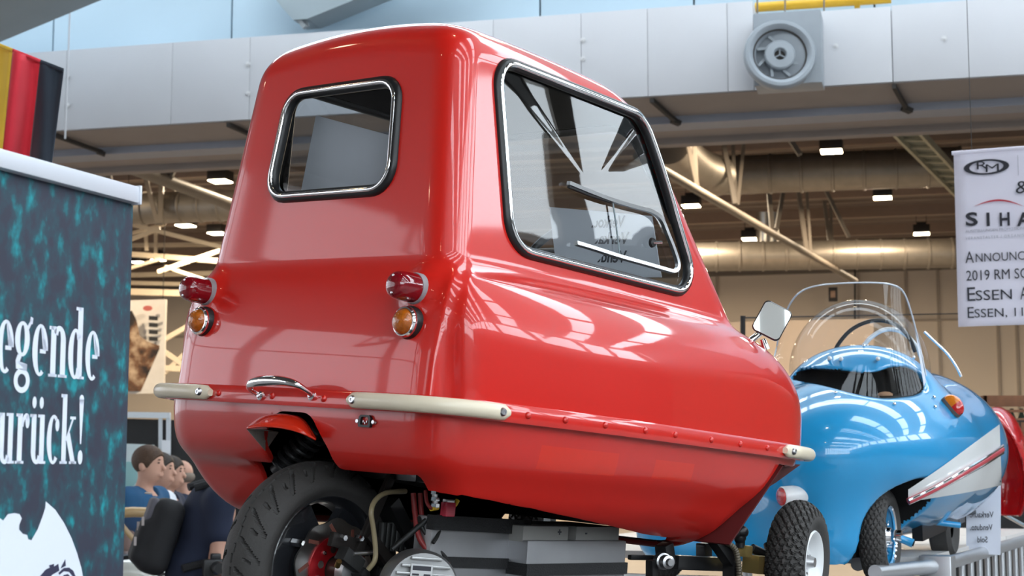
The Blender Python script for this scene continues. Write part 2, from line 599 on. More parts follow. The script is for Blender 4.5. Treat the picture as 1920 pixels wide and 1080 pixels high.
# roof trusses of the near hall (out of frame, but the paint and the panes mirror them)
for vv in (-27, -21, -15, -9):
    t = empty('roof_truss', Matrix.Translation(H(0, vv, 9.2)) @ Matrix.Rotation(HROT, 4, 'Z'), 'long grey steel truss under the skylights of the near hall', 'truss', 'near hall roof trusses')
    MB().bar((U0, 0, .9), (U1, 0, .9), .18).build('chord', steel_m, t)
    MB().bar((U0, 0, -.6), (U1, 0, -.6), .22).build('chord', steel_m, t)
    wb = MB()
    for i in range(22):
        a = U0 + i * 2
        wb.bar((a, 0, -.6), (a + 1, 0, .9), .09); wb.bar((a + 1, 0, .9), (a + 2, 0, -.6), .09)
    wb.build('web', steel_m, t)
# the white duct box above the car and the pale blue panels behind it
duct = empty('air_duct', Matrix.Translation(H(0, 0, zd0)) @ Matrix.Rotation(HROT, 4, 'Z'), 'long white boxed air duct crossing the hall above the red car', 'air duct')
hd = zd1 - zd0
def seams(pxs):
    return [huv(at_v(px, 150, 0))[0] for px in pxs]
us = [-11] + seams([124, 322, 468, 705, 925, 1090, 1215, 1365]) + []
uR = huv(at_v(1413, 100, 0))[0]
us = us + [uR]
for a, b in zip(us[:-1], us[1:]):
    MB().box(((a + b) / 2, .47, hd / 2), (b - a - .005, .94, hd)).build('duct_panel', white_p, duct, bevel=.003)
# taller box right of the fan
uM = huv(at_v(1673, 100, 0))[0]
hR = at_v(1673, 10, 0).z - zd0
hM = at_v(1480, 25, 0).z - zd0
for a, b, h_ in ((uR, uM, hM), (uM, uM + 2.6, hR), (uM + 2.6, uM + 5.2, hR), (uM + 5.2, uM + 9, hR)):
    MB().box(((a + b) / 2, .47, h_ / 2), (b - a - .008, .94, h_)).build('duct_panel', white_p, duct, bevel=.004)
for px in (1320, 1393):
    pass
for px, py in ((465, 120), (465, 175), (127, 143), (127, 197), (1567, 86), (1770, 72), (1093, 75), (1093, 110)):
    p = at_v(px, py, -.005)
    mx = duct.matrix_world.inverted() @ (Matrix.Translation(p) @ Matrix.Rotation(HROT, 4, 'Z') @ Matrix.Rotation(PI / 2, 4, 'X'))
    q = MB().lathe([(0, .012), (.012, .012), (.014, .004), (.030, .003), (.030, 0)], 14).build('panel_fixing', M('fixing_white', (.62, .62, .63), .4), duct, smooth=True)
    q.matrix_local = mx
bp = []
seg_px = [-260, 95, 430, 1010, 1300, 1640, 2000, 2400]
wall_up = MB().box((0, 0, 0), (.01, .01, .01)).build('wall_upper', blue_p)
wall_up.matrix_world = Matrix.Translation(H(0, .9, zd1 + .1)) @ Matrix.Rotation(HROT, 4, 'Z')
struct(wall_up)
ub = [huv(at_v(px, 40, .6))[0] for px in seg_px]
ub[0] = -13; ub[-1] = 16
for a, b in zip(ub[:-1], ub[1:]):
    for (z0, z1) in ((-.02, 2.2), (2.23, 4.6)):
        MB().box(((a + b) / 2, -.2, z0 + (z1 - z0) / 2 - .1), (b - a - .022, .06, z1 - z0)).build('panel', blue_p, wall_up, bevel=.005)
struct(hbox('wall_upper', (U0 - 2, U1), (1.0, 1.2), (zd0, ROOFZ), M('dark_gap', (.12, .13, .14), .8)))
# sloping grey roof soffits seen top left
for pts, dv in ((((-420, 250), (0, 79), (190, 0), (420, -95), (-420, -95)), -3.0), (((530, 0), (556, 34), (576, 56), (602, 54), (735, 0), (900, -70), (480, -70)), .4)):
    P0 = [at_v(a, b, dv if dv > 0 else -.9) for a, b in pts]
    P1 = [p + HV * (-9 if dv < 0 else -.45) for p in P0]
    n = len(P0)
    o = MB().add([tuple(p) for p in P0 + P1], [tuple(range(n)), tuple(range(2 * n - 1, n - 1, -1))] + [(i, (i + 1) % n, n + (i + 1) % n, n + i) for i in range(n)]).build('ceiling', grey_roof)
    struct(o)
vb = MB()
vb.bar(at_v(527, -10, .0), at_v(572, 52, .0), .06, .05)
vb.bar(at_v(545, -10, .05), at_v(578, 50, .05), .03, .03)
tag(vb.build('cable_conduit', M('conduit_grey', (.30, .33, .35), .5)), 'slanted grey conduit pipes at the top edge of the picture above the red car', 'conduit')
# thin vertical cables in front of the panels
cb = MB()
cb.cyl(at_v(133, -30, -.3), at_v(122, 260, -.3), .012, 6)
tag(cb.build('hanging_cable', white_p, smooth=True), 'thin white cable hanging beside the striped flag', 'cable')
# air nozzle on the duct
fa = at_v(1466, 100, -.42)
nz = empty('air_nozzle', Matrix.Translation(fa) @ Matrix.Rotation(HROT, 4, 'Z'), 'round grey jet nozzle on a square box mounted on the white duct', 'air vent')
grey_n = M('nozzle_grey', (.27, .30, .33), .45, vary=.05)
s = .0058 * 1.02                             # metres per pixel at that depth
MB().box((.06, .205, .06), (.72, .41, .80)).build('nozzle_box', grey_n, nz, bevel=.01)
fm = basis((0, -.02, 0), (1, 0, 0), (-.0, 0.12, 1))
# lathe z axis must point at the camera (local -y)
if Vector(fm.col[2][:3]).y > 0: fm = basis((0, -.02, 0), (-1, 0, 0), (0, .12, 1))
fm = Matrix.Translation((-.02, -.05, -.03)) @ Matrix.Rotation(math.radians(12), 4, 'Z') @ fm
MB().lathe([(.30, -.30), (.385, -.05), (.385, .02), (.37, .05), (.335, .055), (.295, .03), (.285, .0), (.27, -.02), (.25, -.06), (.24, -.24), (0, -.24)], 48, fm).build('nozzle_ring', grey_n, nz, smooth=True)
MB().lathe([(.285, .004), (.288, .014), (.278, .014), (.272, .0)], 48, fm).build('nozzle_seal', dark_m, nz, smooth=True)
MB().lathe([(.06, -.20), (.06, .0), (.075, .02), (.15, .015), (.165, .0), (.165, -.05), (.13, -.2)], 40, fm).build('nozzle_core', grey_n, nz, smooth=True)
MB().lathe([(0, -.03), (.072, -.03), (.07, -.05)], 24, fm).build('core_hole', dark_m, nz, smooth=True)
for k in range(3):
    a = 2 * PI * k / 3 + PI / 2
    MB().bar((0, 0, -.01), (.068 * math.cos(a), .068 * math.sin(a), -.01), .010, .02, up=(0, 0, 1)).build('core_vane', grey_n, nz).matrix_local = fm
for k in range(8):
    a = 2 * PI * k / 8 + .2
    MB().bar((.16 * math.cos(a), .16 * math.sin(a), -.1), (.25 * math.cos(a + .25), .25 * math.sin(a + .25), -.1), .03, .12, up=(0, 0, 1)).build('nozzle_vane', grey_n, nz).matrix_local = fm
# yellow pipe on top
pa, pb = at_v(1416, 14, .35), at_v(1671, -3, .35)
yp = MB().cyl(tuple(pa), tuple(pb), .055, 14).build('gas_pipe', M('yellow_paint', (.62, .36, .02), .4, vary=.1), smooth=True)
tag(yp, 'yellow pipe running along the top of the white duct above the round nozzle', 'pipe')
pf_ = MB().lathe([(.055, -.03), (.075, -.03), (.075, .03), (.055, .03)], 16)
pm_ = at_v(1607, 3, .1); ax_d = (pb - pa).normalized()
f_o = pf_.build('pipe_flange', MATS['yellow_paint'], None, smooth=True); f_o.matrix_world = _m = basis(pm_, ax_d.orthogonal(), ax_d.cross(ax_d.orthogonal())); keep(f_o, yp)
for px in (1420, 1472, 1545):
    st_ = MB().cyl(tuple(at_v(px, -20, .1)), tuple(at_v(px, 28, .1)), .010, 6).build('pipe_hanger', steel_m, smooth=True)
    keep(st_, yp)

# underside of the duct: soffit, beam and edge strips running along u
zs = zd0
struct(hbox('trim_1', (U0 - 4, U1 - 4), (1.05, 1.45), (zs - .10, zs + .10), beam_m))
struct(hbox('trim_2', (U0 - 4, U1 - 4), (1.45, 2.25), (zs - .02, zs + .25), soff_m))
struct(hbox('trim_3', (U0 - 4, U1 - 4), (2.25, 2.45), (zs - .10, zs + .2), soff_m))
struct(hbox('ceiling_soffit', (U0 - 4, U1 - 4), (.03, 1.08), (zs - .012, zs - .004), soff_m))
for px in (100, 428, 1222, 1676):
    a = at_v(px, {100: 249, 428: 231, 1222: 179, 1676: 153}[px], .03)
    u = huv(a)[0]
    hb = MB().bar(H(u, .02, zs - .045), H(u + .12, 1.03, zs - .075), .045, .05).bar(H(u + .08, .98, zs - .075), H(u + .17, 1.03, zs - .11), .10, .05)
    tag(hb.build('duct_bracket', dark_m), {100: 'dark bracket under the white duct just right of the flag', 428: 'dark bracket under the white duct left of the red cabin', 1222: 'dark bracket under the white duct right of the roof of the red cabin', 1676: 'dark bracket under the white duct right of the round nozzle'}[px], 'bracket')

# far hall: roof deck with ribs, end wall
ZC = zd0 + 2.3
dk = MB(); vs = []; fs = []
v = 2.4; i = 0
prof = []
while v < 34:
    for dv, dz in ((0, 0), (.22, 0), (.28, -.10), (.50, -.10), (.56, 0)):
        prof.append((v + dv, ZC + dz))
    v += .62
for (v, z) in prof:
    vs.append(tuple(H(U0 - 10, v, z))); vs.append(tuple(H(U1 + 4, v, z)))
for i in range(len(prof) - 1):
    fs.append((2 * i, 2 * i + 1, 2 * i + 3, 2 * i + 2))
cd = dk.add(vs, fs).build('ceiling_deck', deck_m); struct(cd)
for v in range(4, 33, 3):                       # purlins
    struct(hbox('trim_%d' % (10 + v), (U0 - 10, U1 + 4), (v, v + .14), (ZC - .36, ZC - .1), M('purlin', (.24, .17, .13), .6)))
VW = 32.0
wf = struct(hbox('wall_far', (U0 - 12, U1 + 6), (VW, VW + .3), (0, ZC + .2), far_wall_m))
struct(hbox('wall_left_far', (U0 - 12.3, U0 - 12), (1, VW), (0, ZC + .2), far_wall_m))
struct(hbox('wall_right_far', (U1 + 6, U1 + 6.3), (1, VW), (0, ZC + .2), far_wall_m))
struct(hbox('trim_70', (U0 - 12, U1 + 6), (VW - .25, VW), (at_v(1500, 514, VW).z, at_v(1500, 496, VW).z), steel_m))
struct(hbox('trim_71', (U0 - 12, U1 + 6), (VW - .12, VW), (at_v(1500, 604, VW).z - .05, at_v(1500, 604, VW).z), M('wall_seam', (.36, .31, .26), .8)))
for px in (1610, 1700, 1870, 1760, 1905, 1345):
    u = huv(at_v(px, 600, VW))[0]
    struct(hbox('trim_72', (u - .04, u + .04), (VW - .06, VW), (0, ZC), MATS['wall_seam']))
# high bay lamps
LABL = {0: 'high bay lamp nearest the white duct, greenish white, right of the round nozzle', 1: 'high bay lamp just right of the side window of the red cabin',
        2: 'high bay lamp below the large spiral duct, left of the white hanging banner', 3: 'high bay lamp beside the short vertical duct, above the blue car',
        4: 'lowest high bay lamp left of the white hanging banner', 5: 'high bay lamp left of the small back window, the upper one', 6: 'high bay lamp left of the red cabin, below the upper one',
        7: 'flat bright lamp panel beside the edge of the dark banner', 8: 'small cluster lamp low on the roof left of the red cabin'}
for i, (px, py, z) in enumerate([(1559, 286, ZC - .85), (1296, 388, ZC - .75), (1655, 373, ZC - .75), (1406, 450, ZC - .75), (1728, 440, ZC - .75), (413, 342, ZC - .8), (348, 425, ZC - .8), (259, 493, ZC - .6), (297, 489, ZC - .6)]):
    p = at_z(px, py, z)
    t = empty('high_bay_lamp', Matrix.Translation(p) @ Matrix.Rotation(HROT, 4, 'Z'), LABL[i], 'lamp', 'high bay lamps under the far roof')
    w = .40 if i < 7 else .34
    MB().box((0, 0, .13), (w, w, .20)).box((0, 0, .26), (w * .6, w * .6, .08)).build('housing', fix_m, t, bevel=.01)
    MB().box((0, 0, .018), (w * .92, w * .92, .02)).build('lens', lens_m, t)
    for s in (-.12, .12):
        MB().cyl((s, 0, .3), (s, 0, ZC - z), .008, 6).build('hanging_rod', fix_m, t)
    l = bpy.data.lights.new('lamp_light', 'AREA'); l.energy = LAMP_W; l.size = w; l.color = (1.0, .80, .56)
    lo = bpy.data.objects.new('lamp_light', l); COL.objects.link(lo); lo.parent = t; lo.location = (0, 0, -.01)
# more lamps of the same rows, hidden from here behind the cars and the duct
for (u, v) in ((-12, 8), (-6, 8), (-12, 18), (-5, 18), (-11, 26), (-4, 26), (2, 8)):
    p = H(u, v, ZC - .8)
    t = empty('high_bay_lamp', Matrix.Translation(p) @ Matrix.Rotation(HROT, 4, 'Z'), 'high bay lamp under the far roof on the left', 'lamp', 'high bay lamps under the far roof, left rows')
    MB().box((0, 0, .13), (.4, .4, .2)).build('housing', fix_m, t, bevel=.01)
    MB().box((0, 0, .018), (.37, .37, .02)).build('lens', lens_m, t)
    for s in (-.12, .12):
        MB().cyl((s, 0, .2), (s, 0, .8), .008, 6).build('hanging_rod', fix_m, t)
    l = bpy.data.lights.new('lamp_light', 'AREA'); l.energy = LAMP_W; l.size = .4; l.color = (1.0, .80, .56)
    lo = bpy.data.objects.new('lamp_light', l); COL.objects.link(lo); lo.parent = t; lo.location = (0, 0, -.01)

# roof trusses and ducts of the far hall
def tube_px(a, b, z0, z1, r, name, mat, n=10):
    return MB().cyl(tuple(at_z(*a, z0)), tuple(at_z(*b, z1)), r, n).build(name, mat, None, smooth=True)
def web(parent, bars, d):
    for (x0, y0, x1, y1, dd, w) in bars:
        p, q = at(x0, y0, dd), at(x1, y1, dd + .3)
        o = MB().bar(p, q, w, w, up=(0, 1, 0)).build('web_bar', steel_m)
        keep(o, parent)
ZT = ZC - 2.0
tr = tube_px((1195, 292), (1604, 527), ZT, ZT, .07, 'roof_truss', steel_m)
tag(tr, 'long diagonal steel truss right of the red cabin, running to the far wall', 'truss')
web(tr, [(1308, 352, 1282, 235, 26, .07), (1306, 352, 1300, 235, 26, .07), (1378, 382, 1350, 235, 28, .08), (1380, 382, 1372, 235, 28.5, .06), (1383, 384, 1398, 235, 29, .06),
         (1448, 430, 1441, 352, 32, .09), (1456, 430, 1470, 352, 32.5, .08), (1513, 472, 1496, 350, 35, .09), (1520, 472, 1512, 350, 35, .06), (1562, 505, 1542, 350, 38, .08), (1562, 505, 1556, 350, 38, .06),
         (1592, 445, 1546, 352, 33, .07), (1500, 290, 1462, 232, 24, .07)], 0)
tl = tube_px((200, 297), (470, 398), ZT - .15, ZT - .15, .10, 'roof_truss', steel_m)
tag(tl, 'diagonal steel truss left of the red cabin, below the white duct', 'truss')
web(tl, [(320, 332, 303, 296, 24, .08), (318, 332, 338, 296, 24, .08), (296, 420, 272, 330, 30, .08), (300, 420, 303, 340, 30, .09), (308, 415, 330, 345, 30.5, .06), (200, 300, 206, 340, 24, .08)], 0)
# lit bracing low on the left
cream_s = M('cream_steel', (.62, .53, .40), .5, vary=.05)
br = empty('roof_bracing', None, 'lattice of cream steel braces under the roof left of the red cabin', 'bracing')
for (x0, y0, x1, y1, d, w) in ((236, 476, 440, 492, 40, .13), (236, 418, 440, 470, 36, .09), (425, 466, 296, 510, 38, .10), (236, 452, 300, 428, 36, .09), (236, 440, 310, 420, 37, .07), (236, 547, 380, 551, 41, .16), (236, 530, 380, 534, 42, .10), (236, 505, 300, 486, 39, .08), (310, 500, 400, 530, 39, .08), (236, 460, 420, 458, 42, .10), (236, 516, 420, 512, 43, .12), (270, 380, 275, 470, 40, .08), (292, 400, 292, 490, 41, .08)):
    MB().bar(at(x0, y0, d), at(x1, y1, d), w, w, up=(0, 1, 0)).build('brace', cream_s, br)
def spiral_duct(name, a, b, z, r, label, rings=14):
    p, q = at_z(*a, z), at_z(*b, z)
    ax = (q - p)
    o = MB().cyl((0, 0, 0), (0, 0, ax.length), r, 28).build(name, duct_m, None, smooth=True)
    axn = ax.normalized()
    m = basis(p, axn.orthogonal(), axn.cross(axn.orthogonal()))
    o.matrix_world = m
    for k in range(rings + 1):
        s_ = MB().lathe([(r, -.03), (r + .022, -.02), (r + .022, .02), (r, .03)], 28).build('duct_seam', duct_m, o, smooth=True)
        s_.location = (0, 0, ax.length * k / rings)
    return tag(o, label, 'air duct')
spiral_duct('spiral_duct', (1330, 330), (1800, 312), ZC - .72, .38, 'large round spiral duct right of the red cabin, behind the nearest high bay lamp', 8)
spiral_duct('spiral_duct', (1300, 482), (1830, 474), ZT + .35, .33, 'long round spiral duct low on the far wall above the blue car', 12)
spiral_duct('spiral_duct', (236, 392), (450, 384), ZT + .5, .30, 'round spiral duct between the dark banner and the red cabin', 6)
# elbow at the left end of the large duct
el = catmull([tuple(at_z(1345, 330, ZT + .75)), tuple(at_z(1310, 318, ZT + .75)), tuple(at_z(1285, 300, ZT + .8)), tuple(at_z(1255, 268, ZT + .9))], 6)
tag(MB().tube([tuple(p) for p in el], .37, 24).build('duct_elbow', duct_m, None, smooth=True), 'bent duct elbow at the left end of the large spiral duct', 'air duct')
for px, py0, py1, d, r, lb in ((1440, 398, 482, 38, .28, 'short upright shiny duct stub above the blue car'), (192, 300, 345, 27, .16, 'shiny upright duct stub between the flag and the diagonal truss')):
    o = MB().cyl(tuple(at(px, py0, d)), tuple(at(px, py1, d)), r, 24).build('duct_stub', M('galvanised_duct', (.50, .48, .44), .25, metal=1, vary=.1), None, smooth=True)
    tag(o, lb, 'air duct')
    f_ = MB().cyl(tuple(at(px, py1 - 2, d)), tuple(at(px, py1 + 2, d)), r * 1.12, 24).build('stub_flange', steel_m, None, smooth=True); keep(f_, o)
# cable tray
ct = empty('cable_tray', None, 'greenish ladder cable tray sloping down behind the white hanging banner', 'cable tray')
traym = M('tray_green', (.38, .36, .26), .5, vary=.08)
e0, e1 = (at_z(1660, 232, ZT + .70), at_z(1712, 232, ZT + .70)), (at_z(1800, 372, ZT + .70), at_z(1840, 372, ZT + .70))
for a, b in zip(e0, e1):
    MB().bar(a, b, .05, .12).build('tray_rail', traym, ct)
for k in range(12):
    t = k / 11
    MB().bar(e0[0].lerp(e1[0], t), e0[1].lerp(e1[1], t), .06, .03).build('tray_rung', traym, ct)
MB().add([tuple(p + Vector((0, 0, .04))) for p in (e0[0], e0[1], e1[1], e1[0])], [(0, 1, 2, 3)]).build('tray_cables', M('tray_cables', (.20, .21, .17), .7, vary=.2, vscale=3), ct)
# dark hanging frames on the far wall
hs = MB().box((0, 0, 0), (.26, .1, .42)).build('wall_screen', fix_m)
hs.matrix_world = Matrix.Translation(at_v(1562, 552, VW - 1.5)) @ Matrix.Rotation(HROT, 4, 'Z')
tag(hs, 'small dark hanging screen on the far wall above the clear windscreen of the blue car', 'screen')
p2 = MB().box((0, -.055, 0), (.14, .01, .20)).build('screen_picture', M('picture_skin', (.45, .30, .22), .6, vary=.3, vscale=8), hs)
pr = MB().cyl(tuple(at_v(1603, 500, VW - .4)), tuple(at_v(1603, 640, VW - .4)), .03, 8).build('downpipe', dark_m, None, smooth=True)
tag(pr, 'thin dark pipe down the far wall behind the clear windscreen', 'pipe')
# exhibition wall behind the blue car
ex = MB().box((0, 0, 0), (3.0, .08, 2.6)).build('partition_panel', M('cream_partition', (.62, .50, .40), .8, vary=.03))
ex.matrix_world = Matrix.Translation(at(1500, 690, 33)) @ Matrix.Rotation(HROT, 4, 'Z')
ex.location.z = at(1500, 600, 33).z - 1.3
tag(ex, 'cream exhibition partition behind the clear windscreen of the blue car', 'partition')
bp_ = MB().cyl(tuple(at(1393, 592, 13)), tuple(at(1392, 760, 13)), .022, 10)
bp_.cyl(tuple(at(1393, 596, 13)), tuple(at(1800, 588, 16)), .006, 6)
tag(bp_.build('barrier_post', fix_m, None, smooth=True), 'dark barrier post left of the wing mirror', 'post')
# lamps of the near hall, above and behind the camera
for i, (u, v) in enumerate([(-12, -6), (-4, -6), (4, -6), (-12, -14), (-4, -14), (4, -14), (-12, -22), (-4, -22), (4, -22), (-8, -30), (0, -30)]):
    t = empty('high_bay_lamp', Matrix.Translation(H(u, v, 8.6)) @ Matrix.Rotation(HROT, 4, 'Z'), 'high bay lamp under the roof of the near hall', 'lamp', 'high bay lamps of the near hall')
    MB().box((0, 0, .13), (.4, .4, .2)).build('housing', fix_m, t, bevel=.01)
    MB().box((0, 0, .018), (.37, .37, .02)).build('lens', lens_m, t)
    for s in (-.12, .12):
        MB().cyl((s, 0, .2), (s, 0, ROOFZ - 8.6), .008, 6).build('hanging_rod', fix_m, t)
# ================================================================== the red microcar
CAR_YPR = (0.841046, 0.145855, -0.010691)
def _rot(a, b, c):
    return (Matrix.Rotation(a, 3, 'Z') @ Matrix.Rotation(b, 3, 'Y') @ Matrix.Rotation(c, 3, 'X'))
CR = _rot(*CAR_YPR)
CT = Vector((-0.4722, 3.3310, -0.2270))
_cw = Matrix((c2w((1, 0, 0)), c2w((0, 1, 0)), c2w((0, 0, 1)))).transposed()
CARM = (_cw @ CR).to_4x4(); CARM.translation = CAMV + _cw @ CT
CARI = CARM.inverted()
def hit(px, py, ax, val):
    o = CARI @ CAMV; d = (CARI.to_3x3()) @ ray(px, py)
    return o + d * ((val - o[ax]) / d[ax])
def mirror_outline(half):
    return [(x, y) for x, y in half] + [(x, -y) for x, y in half[::-1] if abs(y) > 1e-6]

red = M('red_paint', (.64, .014, .008), rough=.32, coat=.9, crough=.04, vary=.03, vscale=3, spec=.4)
red_low = M('red_paint_lower', (.58, .016, .010), rough=.36, coat=.75, crough=.08, vary=.05, vscale=5, spec=.4)
lining = M('grey_lining', (.10, .105, .11), rough=.7)
rubber = M('black_rubber', (.012, .012, .013), rough=.35, vary=.1)
chrome = M('chrome', (.86, .86, .87), rough=.08, metal=1, vary=0)
alu = M('aluminium', (.62, .62, .63), rough=.35, metal=1, vary=.06, vscale=20)
cream = M('cream_plastic', (.80, .70, .53), rough=.35, coat=.3, vary=.04)
screwm = M('zinc_screw', (.62, .62, .64), rough=.3, metal=1, vary=0)
black = M('black_paint', (.014, .014, .015), rough=.4, vary=.1)
tyre_m = M('tyre_rubber', (.050, .047, .045), rough=.68, vary=.12, vscale=30, bump=.1, bscale=200)
car = empty('microcar', CARM, 'small red three-wheeled bubble cabin car with cream bumper strips, on the near stage', 'car')

# two touched-up rectangles of fresher paint low on the right side
_nt = red_low.node_tree; _b = _nt.nodes['Principled BSDF']
_src = _b.inputs['Base Color'].links[0].from_socket
_tc = _nt.nodes.new('ShaderNodeTexCoord'); _sx = _nt.nodes.new('ShaderNodeSeparateXYZ'); _nt.links.new(_tc.outputs['Object'], _sx.inputs[0])
def _math(op, a, b_=None):
    n = _nt.nodes.new('ShaderNodeMath'); n.operation = op
    for i, v in enumerate((a, b_)):
        if v is None: continue
        if isinstance(v, (int, float)): n.inputs[i].default_value = v
        else: _nt.links.new(v, n.inputs[i])
    return n.outputs[0]
_mask = None
for (pa_, pb_2) in (((1022, 835), (1150, 893)), ((1235, 862), (1308, 905))):
    q0, q1 = hit(*pa_, 1, -.495), hit(*pb_2, 1, -.485)
    m_ = _math('MULTIPLY', _math('LESS_THAN', _math('ABSOLUTE', _math('SUBTRACT', _sx.outputs[0], (q0.x + q1.x) / 2)), abs(q1.x - q0.x) / 2), _math('LESS_THAN', _math('ABSOLUTE', _math('SUBTRACT', _sx.outputs[2], (q0.z + q1.z) / 2)), abs(q1.z - q0.z) / 2))
    m_ = _math('MULTIPLY', m_, _math('LESS_THAN', _sx.outputs[1], -.2))
    _mask = m_ if _mask is None else _math('ADD', _mask, m_)
_mx = _nt.nodes.new('ShaderNodeMix'); _mx.data_type = 'RGBA'; _mx.inputs['B'].default_value = (.66, .019, .004, 1)
_nt.links.new(_mask, _mx.inputs['Factor']); _nt.links.new(_src, _mx.inputs['A']); _nt.links.new(_mx.outputs['Result'], _b.inputs['Base Color'])

# plan outlines at the joint between the two mouldings
NOSE = [(1.0, .468), (1.2, .446), (1.32, .422), (1.41, .38), (1.472, .315), (1.505, .22), (1.518, .1), (1.52, 0)]
OUT = [(-.007, 0), (-.006, .2), (-.002, .31), (.006, .385), (.034, .438), (.10, .472), (.25, .498), (.42, .51), (.6, .505), (.8, .488)] + NOSE
OUTC = catmull(mirror_outline(OUT), 8, True)
CORE = [(.008, 0), (.009, .2), (.012, .34), (.019, .384), (.036, .404), (.2, .415), (.6, .42), (1.0, .41), (1.2, .40), (1.32, .385), (1.41, .35), (1.472, .295), (1.505, .21), (1.518, .1), (1.52, 0)]
FEND = [(.026, 0), (.026, .38), (.031, .425), (.052, .458), (.11, .478), (.25, .498), (.42, .51), (.6, .505), (.8, .488)] + NOSE
p_out = Poly2(OUTC, .012); p_core = Poly2(catmull(mirror_outline(CORE), 8, True), .012); p_fend = Poly2(catmull(mirror_outline(FEND), 8, True), .012)
def tub_up(x, y, z):
    hood = .27 * np.maximum(x - 1.02, 0) ** 2 / .45
    tc = .306 - .045 * np.clip(x / .16, 0, 1) - hood - .25 * np.maximum(np.abs(y) - .1, 0) ** 2 * (x > .9)
    back = np.clip(1 - x / .45, 0, 1)                  # the tail leans forward as it rises
    lean = .03 * z + .85 * np.maximum(z - .08, 0) ** 2
    a = smax(p_core(x - lean * back, y) + .05 * np.maximum(z, 0) ** 1.3 * (1 - back), z - tc, .05 + .13 * (1 - back))
    tf = .290 - hood - .05 * np.clip((np.abs(y) - .37) / .13, 0, 1) ** 1.3
    xf_ = x - .032 * np.clip(1 - z / .24, 0, 1) ** 1.2 * back        # the wing overhangs the tail panel at its top
    b = smax(p_fend(xf_, y) + .16 * np.maximum(z - .03, 0) ** 1.5, z - tf, .12)
    return smin(a, b, .024)
def cabin(x, y, z):
    xr = .050 + .055 * (z - .3); xf = 1.15 - .82 * (z - .28)
    hw = .388 - .125 * (z - .28) - .028 * x
    a = smax(xr - x, (x - xf) / 1.29, .08)
    a = smax(a, (np.abs(y) - hw), .07)
    zr = .833 - .30 * y * y - .08 * (x - .32) ** 2
    return smax(a, z - zr, .085)
def upper(x, y, z):
    d = smin(tub_up(x, y, z), cabin(x, y, z), .022)
    for s in (-1, 1):                                  # pads that carry the red tail lamps
        d = smin(d, capsule((.058, s * .332, .226), (.11, s * .332, .232), .040)(x, y, z), .03)
    return np.maximum(d, -z)
RW = [(-.174, .678), (.174, .678), (.196, .441), (-.196, .441)]
SW = [(.196, .742), (.742, .742), (.945, .343), (.240, .343)]
FW = [(-.235, .735), (.235, .735), (.30, .345), (-.30, .345)]
rw_poly = rpoly(RW, .05); sw_poly = rpoly(SW, [.055, .07, .06, .07]); fw_poly = rpoly(FW, .06)
q_rw, q_sw, q_fw = Poly2(rw_poly, .01), Poly2(sw_poly, .01), Poly2(fw_poly, .01)
TH = .018
def upper_shell(x, y, z):
    d = upper(x, y, z)
    inn = np.maximum(d + TH, -1e3)
    s = np.maximum(d, -inn)
    cut = np.maximum(q_rw(y, z), x - .2)
    cut = np.minimum(cut, np.maximum(q_sw(x, z), .2 - np.abs(y)))
    cut = np.minimum(cut, np.maximum(q_fw(y, z), .62 - x))
    return np.maximum(s, -cut)
implicit('cabin_shell', upper_shell, (-.09, -.55, -.02), (1.52, .55, .88), .0088, [red, lining], car, fn=upper, eps=.006,
         inner=lambda x, y, z: upper(x, y, z) < -.0152)

# lower moulding with open bottom, wheel arch at the back and front wheel wells
def lower_solid(x, y, z):
    w = p_out(x, y) + .010 + .9 * np.maximum(-z - .02, 0) ** 1.7
    zb = np.where(x > 1.06, -.262 + (x - 1.06) * .50, -.262)
    d = smax(w, -.152 - z, .07)
    e = smax(smax(w + .012, zb - z, .13), (.085 - x - z * .55 - .1) , .06)
    d = smin(d, e, .015)
    return np.maximum(d, z)
ARCH = rpoly([(-.150, -.30), (-.122, -.10), (-.070, -.030), (.045, -.030), (.078, -.10), (.075, -.30)], [.01, .04, .05, .05, .04, .01])
q_arch = Poly2(ARCH, .008)
def lower_shell(x, y, z):
    d = lower_solid(x, y, z)
    s = np.maximum(d, -(d + .018))
    zc = np.where(x < .12, -.150 - .16 * np.maximum(x, 0), -.166 - .088 * (x - .12))          # right half trimmed away for motor and cells
    op = np.maximum(np.maximum(y - .06, x - 1.0), z - zc)
    op = np.minimum(op, np.maximum(np.maximum(np.abs(y + .10) - .25, x - .95), np.maximum(.06 - x, z + .05)))
    s = smax(s, -op, .012)
    s = smax(s, -np.maximum(q_arch(y, z), x - .3), .016)
    xc = 1.235 + (z + .042) * .98                                                   # front wheel wells
    well = np.maximum((xc - x) * .71, z + .034)
    s = smax(s, -well, .012)
    return np.maximum(s, z + .012)
implicit('lower_tub', lower_shell, (-.08, -.54, -.30), (1.50, .54, .0), .0088, [red_low, M('red_inside_shade', (.075, .006, .006), .6)], car, fn=lower_solid, eps=.006,  # shade inside tub and wheel wells is put into the darker red
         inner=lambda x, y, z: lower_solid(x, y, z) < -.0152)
# inner walls of the front wheel wells
wq = [hit(1436, 866, 1, -.30), hit(1499, 871, 1, -.30), hit(1452, 905, 1, -.30), hit(1398, 938, 1, -.30), hit(1366, 985, 1, -.30)]
for s in (-1, 1):
    w = MB().add([(p.x, -s * p.y, p.z) for p in wq], [(0, 1, 2, 3, 4)])
    w.add([(1.235, s * .44, -.036), (1.04, s * .43, -.235), (1.04, s * .30, -.235), (1.235, s * .30, -.036)], [(0, 1, 2, 3)])
    wo = w.build('wheel_well', M('red_inside_shade', (.075, .006, .006), .6), car)
    so = wo.modifiers.new('thick', 'SOLIDIFY'); so.thickness = .004
